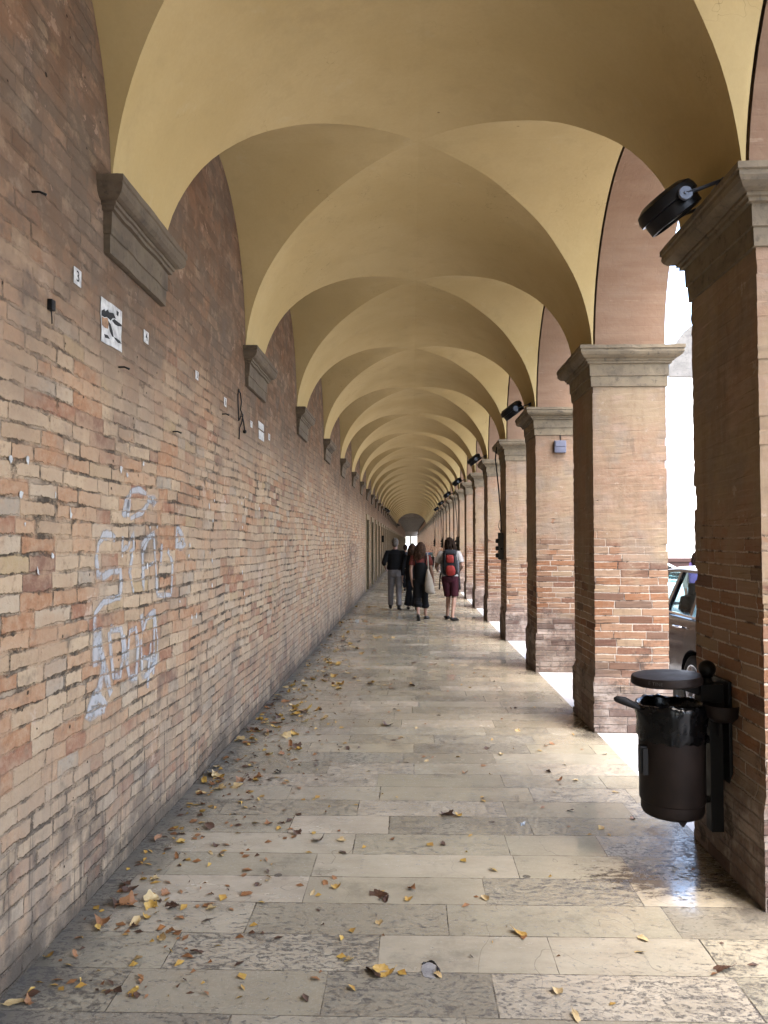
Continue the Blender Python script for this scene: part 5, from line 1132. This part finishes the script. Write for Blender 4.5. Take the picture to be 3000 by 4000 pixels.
# ---------------------------------------------------------------- fallen leaves
def leaf_mesh(seed, mat, kind):
    rnd = random.Random(seed); bm = bmesh.new(); n = 30; c0 = bm.verts.new((0, 0, 0)); rings = [[], []]
    cx, cy = rnd.uniform(0.1, 0.55), rnd.uniform(-0.2, 0.5); fold = rnd.uniform(0.0, 0.5); tw = rnd.uniform(-0.5, 0.5)
    def zf(x, y): return cx * x * x + cy * y * y + fold * abs(x) * 0.6 + tw * x * y + 0.10 * mnoise.noise(Vector((x * 3, y * 3, seed)))
    for i in range(n):
        a = 2 * math.pi * i / n
        if kind == 0: r = 0.62 + 0.34 * abs(math.cos(2.5 * (a - math.pi / 2))) ** 0.8 + 0.07 * math.cos(11 * a)            # lobed
        elif kind == 1: r = (0.80 + 0.20 * math.cos(2 * (a - math.pi / 2)) + 0.05 * math.cos(13 * a) + (0.16 if abs(a - math.pi / 2) < 0.12 else 0))   # linden
        else: r = 0.55 + 0.45 * abs(math.sin(a)) ** 1.6 + 0.04 * math.cos(9 * a)                                        # long
        r *= rnd.uniform(0.93, 1.05)
        sx = 0.62 if kind == 2 else 1.0
        for q, f in ((0, 0.5), (1, 1.0)):
            x, y = r * f * math.cos(a) * sx, r * f * math.sin(a); rings[q].append(bm.verts.new((x, y, zf(x, y))))
    for i in range(n):
        bm.faces.new((c0, rings[0][i], rings[0][(i + 1) % n])); bm.faces.new((rings[0][i], rings[1][i], rings[1][(i + 1) % n], rings[0][(i + 1) % n]))
    tube(bm, [(0, -0.5, zf(0, -0.5)), (0.05, -0.95, zf(0, -0.9) + 0.05), (0.12, -1.35, zf(0, -1.0) + 0.15)], [0.03, 0.025, 0.02], 4)
    z0 = min(v.co.z for v in bm.verts)
    for v in bm.verts: v.co.z -= z0
    bm.normal_update()
    me = bpy.data.meshes.new("fallen_leaf"); bm.to_mesh(me); bm.free(); me.materials.append(M[mat])
    for p in me.polygons: p.use_smooth = True
    return me
LM = {}
for m_ in ('leaf_y', 'leaf_p', 'leaf_b', 'leaf_o'):
    LM[m_] = [leaf_mesh(100 + 7 * i + len(m_) + ord(m_[-1]), m_, i % 3) for i in range(5)]
CN = {'leaf_y': "yellow", 'leaf_p': "pale tan", 'leaf_b': "dark brown", 'leaf_o': "orange brown"}
rl = random.Random(77); NL = [0]
def put_leaf(x, y, size, m_, lab=None, z=0.002):
    o = bpy.data.objects.new("fallen_leaf", rl.choice(LM[m_])); COL.objects.link(o)
    o.location = (x, y, z); o.scale = (size / 2, size / 2, size / 2); o.rotation_euler = (rl.gauss(0, 0.24), rl.gauss(0, 0.24), rl.uniform(0, 6.28))
    where = "among the litter along the brick wall" if x < -0.55 else ("on the middle slabs of the gallery floor" if x < 0.75 else "on the slabs near the piers")
    dist = "" if y < 4.6 else ("farther off " if y < 9 else "distant ")
    tag(o, lab or f"{dist}{CN[m_]} fallen leaf lying {where}", "leaf", "fallen leaves on the gallery floor"); NL[0] += 1
    return o
A6 = lambda x, y: (x * 0.904, 2900 + y * 0.904)
A7 = lambda x, y: (1500 + x * 0.904, 2900 + y * 0.904)
near = [(A6, 65, 1128, 0.085, 'leaf_p', "large pale star-shaped leaf at the foot of the brick wall, nearest the viewer"), (A6, 125, 1122, 0.055, 'leaf_o', None), (A6, 210, 930, 0.06, 'leaf_y', "single bright yellow leaf near the wall foot"), (A6, 325, 925, 0.055, 'leaf_o', None), (A6, 590, 942, 0.06, 'leaf_p', None), (A6, 850, 910, 0.07, 'leaf_b', None),
        (A6, 440, 780, 0.09, 'leaf_o', None), (A6, 420, 808, 0.05, 'leaf_y', None), (A6, 585, 783, 0.065, 'leaf_p', None), (A6, 700, 848, 0.06, 'leaf_p', None), (A6, 738, 825, 0.055, 'leaf_o', None), (A6, 655, 680, 0.095, 'leaf_p', "large pale leaf standing up in the nearest leaf cluster"), (A6, 555, 700, 0.11, 'leaf_o', None), (A6, 500, 700, 0.09, 'leaf_b', None),
        (A6, 745, 715, 0.09, 'leaf_b', None), (A6, 650, 712, 0.07, 'leaf_y', None), (A6, 715, 655, 0.06, 'leaf_o', None), (A6, 675, 740, 0.05, 'leaf_p', None), (A6, 630, 758, 0.05, 'leaf_y', None), (A6, 560, 640, 0.08, 'leaf_b', None), (A6, 620, 595, 0.08, 'leaf_y', None), (A6, 670, 595, 0.06, 'leaf_p', None), (A6, 545, 612, 0.06, 'leaf_b', None),
        (A6, 912, 720, 0.065, 'leaf_p', None), (A6, 1065, 657, 0.06, 'leaf_o', None), (A6, 1055, 575, 0.04, 'leaf_o', None), (A6, 1160, 598, 0.045, 'leaf_p', None), (A6, 1110, 615, 0.04, 'leaf_b', None), (A6, 1350, 655, 0.05, 'leaf_p', None), (A6, 1455, 630, 0.06, 'leaf_y', None), (A6, 1405, 610, 0.05, 'leaf_o', None), (A6, 1445, 588, 0.04, 'leaf_o', None),
        (A6, 1640, 668, 0.10, 'leaf_b', None), (A6, 1640, 785, 0.05, 'leaf_p', None), (A6, 1505, 945, 0.06, 'leaf_p', "pale leaf on a light slab, low in the middle of the floor"), (A6, 1610, 1000, 0.10, 'leaf_b', None), (A6, 1640, 985, 0.07, 'leaf_y', None), (A6, 670, 420, 0.09, 'leaf_o', None), (A6, 780, 435, 0.08, 'leaf_y', None), (A6, 765, 498, 0.06, 'leaf_o', None), (A6, 910, 480, 0.05, 'leaf_p', None), (A6, 955, 490, 0.05, 'leaf_p', None),
        (A6, 905, 367, 0.10, 'leaf_b', None), (A6, 790, 395, 0.05, 'leaf_p', None), (A6, 855, 402, 0.05, 'leaf_o', None), (A6, 930, 447, 0.05, 'leaf_b', None), (A6, 1280, 395, 0.07, 'leaf_b', None), (A6, 1380, 425, 0.09, 'leaf_b', None), (A6, 1475, 425, 0.06, 'leaf_p', None), (A6, 1205, 375, 0.05, 'leaf_y', None), (A6, 1160, 352, 0.06, 'leaf_o', None), (A6, 1100, 350, 0.05, 'leaf_p', None), (A6, 875, 303, 0.07, 'leaf_y', None), (A6, 880, 268, 0.07, 'leaf_o', None),
        (A7, 110, 682, 0.055, 'leaf_y', None), (A7, 10, 678, 0.08, 'leaf_b', None), (A7, 120, 635, 0.05, 'leaf_o', None), (A7, 438, 677, 0.05, 'leaf_p', None), (A7, 582, 827, 0.075, 'leaf_y', "curled yellow leaf on a pale slab in the lower right"), (A7, 1105, 910, 0.05, 'leaf_p', None), (A7, 1470, 985, 0.095, 'leaf_b', "long dark brown curled leaf on the lower right slabs"), (A7, 1120, 853, 0.05, 'leaf_p', None), (A7, 12, 1005, 0.08, 'leaf_y', None),
        (A7, 232, 1008, 0.045, 'leaf_p', None), (A7, 748, 1078, 0.055, 'leaf_p', None), (A7, 830, 1190, 0.07, 'leaf_p', "pale curled leaf at the bottom edge of the floor"), (A7, 275, 318, 0.10, 'leaf_b', None), (A7, 318, 318, 0.07, 'leaf_y', None), (A7, 450, 28, 0.07, 'leaf_b', None), (A7, 350, 134, 0.05, 'leaf_o', None), (A7, 760, 165, 0.07, 'leaf_o', None), (A7, 828, 167, 0.05, 'leaf_p', None), (A7, 955, 53, 0.055, 'leaf_p', None), (A7, 1002, 217, 0.055, 'leaf_p', None), (A7, 95, 88, 0.05, 'leaf_o', None), (A7, 805, 297, 0.06, 'leaf_b', None), (A7, 255, 442, 0.045, 'leaf_b', None)]
for f, x, y, s_, m_, lab in near:
    p = on_floor(*f(x, y))
    if p.x > WX + 0.03: put_leaf(p.x, p.y, s_ * 0.92, m_, lab)
cent = []
for dx, dy, wx_, n_ in ((625, 1545, 55, 16), (590, 1560, 25, 10), (600, 1530, 40, 9), (640, 1528, 25, 8), (555, 1602, 40, 9), (620, 1610, 30, 5), (520, 1668, 40, 14), (480, 1688, 20, 9), (700, 1610, 60, 6), (640, 1490, 40, 12), (700, 1472, 50, 16), (760, 1480, 70, 12),
                        (690, 1430, 35, 12), (740, 1405, 40, 14), (790, 1440, 80, 10), (740, 1375, 35, 9), (770, 1345, 35, 9), (790, 1310, 25, 6), (820, 1380, 70, 8), (700, 1345, 12, 4), (855, 1485, 60, 4)):
    p = on_floor(dx * 1.8083, dy * 1.8083); q = on_floor((dx + wx_) * 1.8083, dy * 1.8083)
    cent.append((p.x, p.y, (q.x - p.x) * 0.95, max(3, int(n_ * 0.82))))
for cx, cy, sp, n_ in cent:
    for i in range(n_):
        x = min(0.9, max(WX + 0.06, rl.gauss(cx, sp))); put_leaf(x, rl.gauss(cy, sp * 0.7 + 0.16), rl.uniform(0.055, 0.115), rl.choices(['leaf_y', 'leaf_p', 'leaf_b', 'leaf_o'], [0.36, 0.24, 0.15, 0.25])[0])
for i in range(34):
    put_leaf(rl.uniform(-0.3, 1.5), rl.uniform(4.5, 16), rl.uniform(0.035, 0.06), rl.choice(['leaf_p', 'leaf_b', 'leaf_o']))
# crumbs and broken leaf bits nobody could count
bm = bmesh.new(); rb_ = random.Random(91)
for i in range(1500):
    y = 2.9 + 19 * rb_.random() ** 1.3; x = WX + 0.05 + abs(rb_.gauss(0, 0.5)) if rb_.random() < 0.8 else rb_.uniform(WX + 0.1, 1.5)
    if x > 1.55: continue
    a, l_ = rb_.uniform(0, 6.28), rb_.uniform(0.008, 0.030); t = Vector((math.cos(a), math.sin(a), 0)); n_ = Vector((-t.y, t.x, 0)) * rb_.uniform(0.25, 0.8); z_ = Vector((0, 0, rb_.uniform(0.003, 0.016)))
    c = Vector((x, y, 0.002)); mi = rb_.choices([0, 1, 2], [0.4, 0.25, 0.35])[0]
    vs = [bm.verts.new(c - t * l_), bm.verts.new(c + n_ * l_ + z_), bm.verts.new(c + t * l_ + z_ * 0.4), bm.verts.new(c - n_ * l_ + z_ * 0.3)]
    for tri in ((0, 1, 2), (0, 2, 3)): bm.faces.new([vs[k_] for k_ in tri]).material_index = mi
o = link("leaf_litter", bm, [M['leaf_y'], M['leaf_b'], M['leaf_o']], smooth='raw'); tag(o, "crumbled bits of dry leaf strewn along the brick wall", "leaf litter", kind='stuff')
# white scrap of litter
c = on_floor(1395, 2430); bm = bmesh.new(); box(bm, (-0.035, -0.02, 0), (0.035, 0.02, 0.055), 0.004); o = link("paper_cup", bm, M['paper'], loc=c); tag(o, "small white carton scrap lying by the brick wall", "litter")
# marks in the floor: cement-filled hole and a white splash
def splat(name, c, r, mat, lab, cat, seed, n=26, am=0.3, z=0.004, sx=1.0):
    rnd = random.Random(seed); bm = bmesh.new(); prism(bm, [Vector((sx * r * (1 + am * mnoise.noise(Vector((math.cos(6.283 * i / n) * 2, math.sin(6.283 * i / n) * 2, seed)))) * math.cos(6.283 * i / n), r * (1 + am * mnoise.noise(Vector((math.cos(6.283 * i / n) * 2, math.sin(6.283 * i / n) * 2, seed)))) * math.sin(6.283 * i / n), -0.002)) for i in range(n)], None, (0, 0, z))
    o = link(name, bm, mat, loc=c); return o
c = on_floor(*A7(197, 985)); o = splat("cement_patch", c, 0.055, M['cement'], None, None, 3, sx=0.62); o.parent = floor
b = bmesh.new()
for i in range(14):
    a0_ = math.pi * (0.25 + 0.9 * i / 14) - 1.2; tube(b, [(0.037 * math.cos(a0_), 0.058 * math.sin(a0_), 0.001), (0.037 * math.cos(a0_ + 0.22), 0.058 * math.sin(a0_ + 0.22), 0.001)], (0.006 + 0.004 * math.sin(i)), 6, flat=0.4)
o = link("hole_rim", b, M['iron'], floor, loc=c)
c = on_floor(*A7(600, 352)); b = bmesh.new(); rnd = random.Random(1)
for i in range(6):
    a, l_ = rnd.uniform(0, 6.28), rnd.uniform(0.012, 0.034); tube(b, [(0, 0, 0.001), (l_ * 0.6 * math.cos(a), l_ * 0.9 * math.sin(a), 0.001), (l_ * math.cos(a), l_ * 1.4 * math.sin(a), 0.001)], [0.008, 0.006, 0.002], 6, flat=0.25)
ball(b, (0, 0, 0.0), (0.014, 0.022, 0.002), 10); link("white_splash", b, M['dropping'], floor, loc=c)
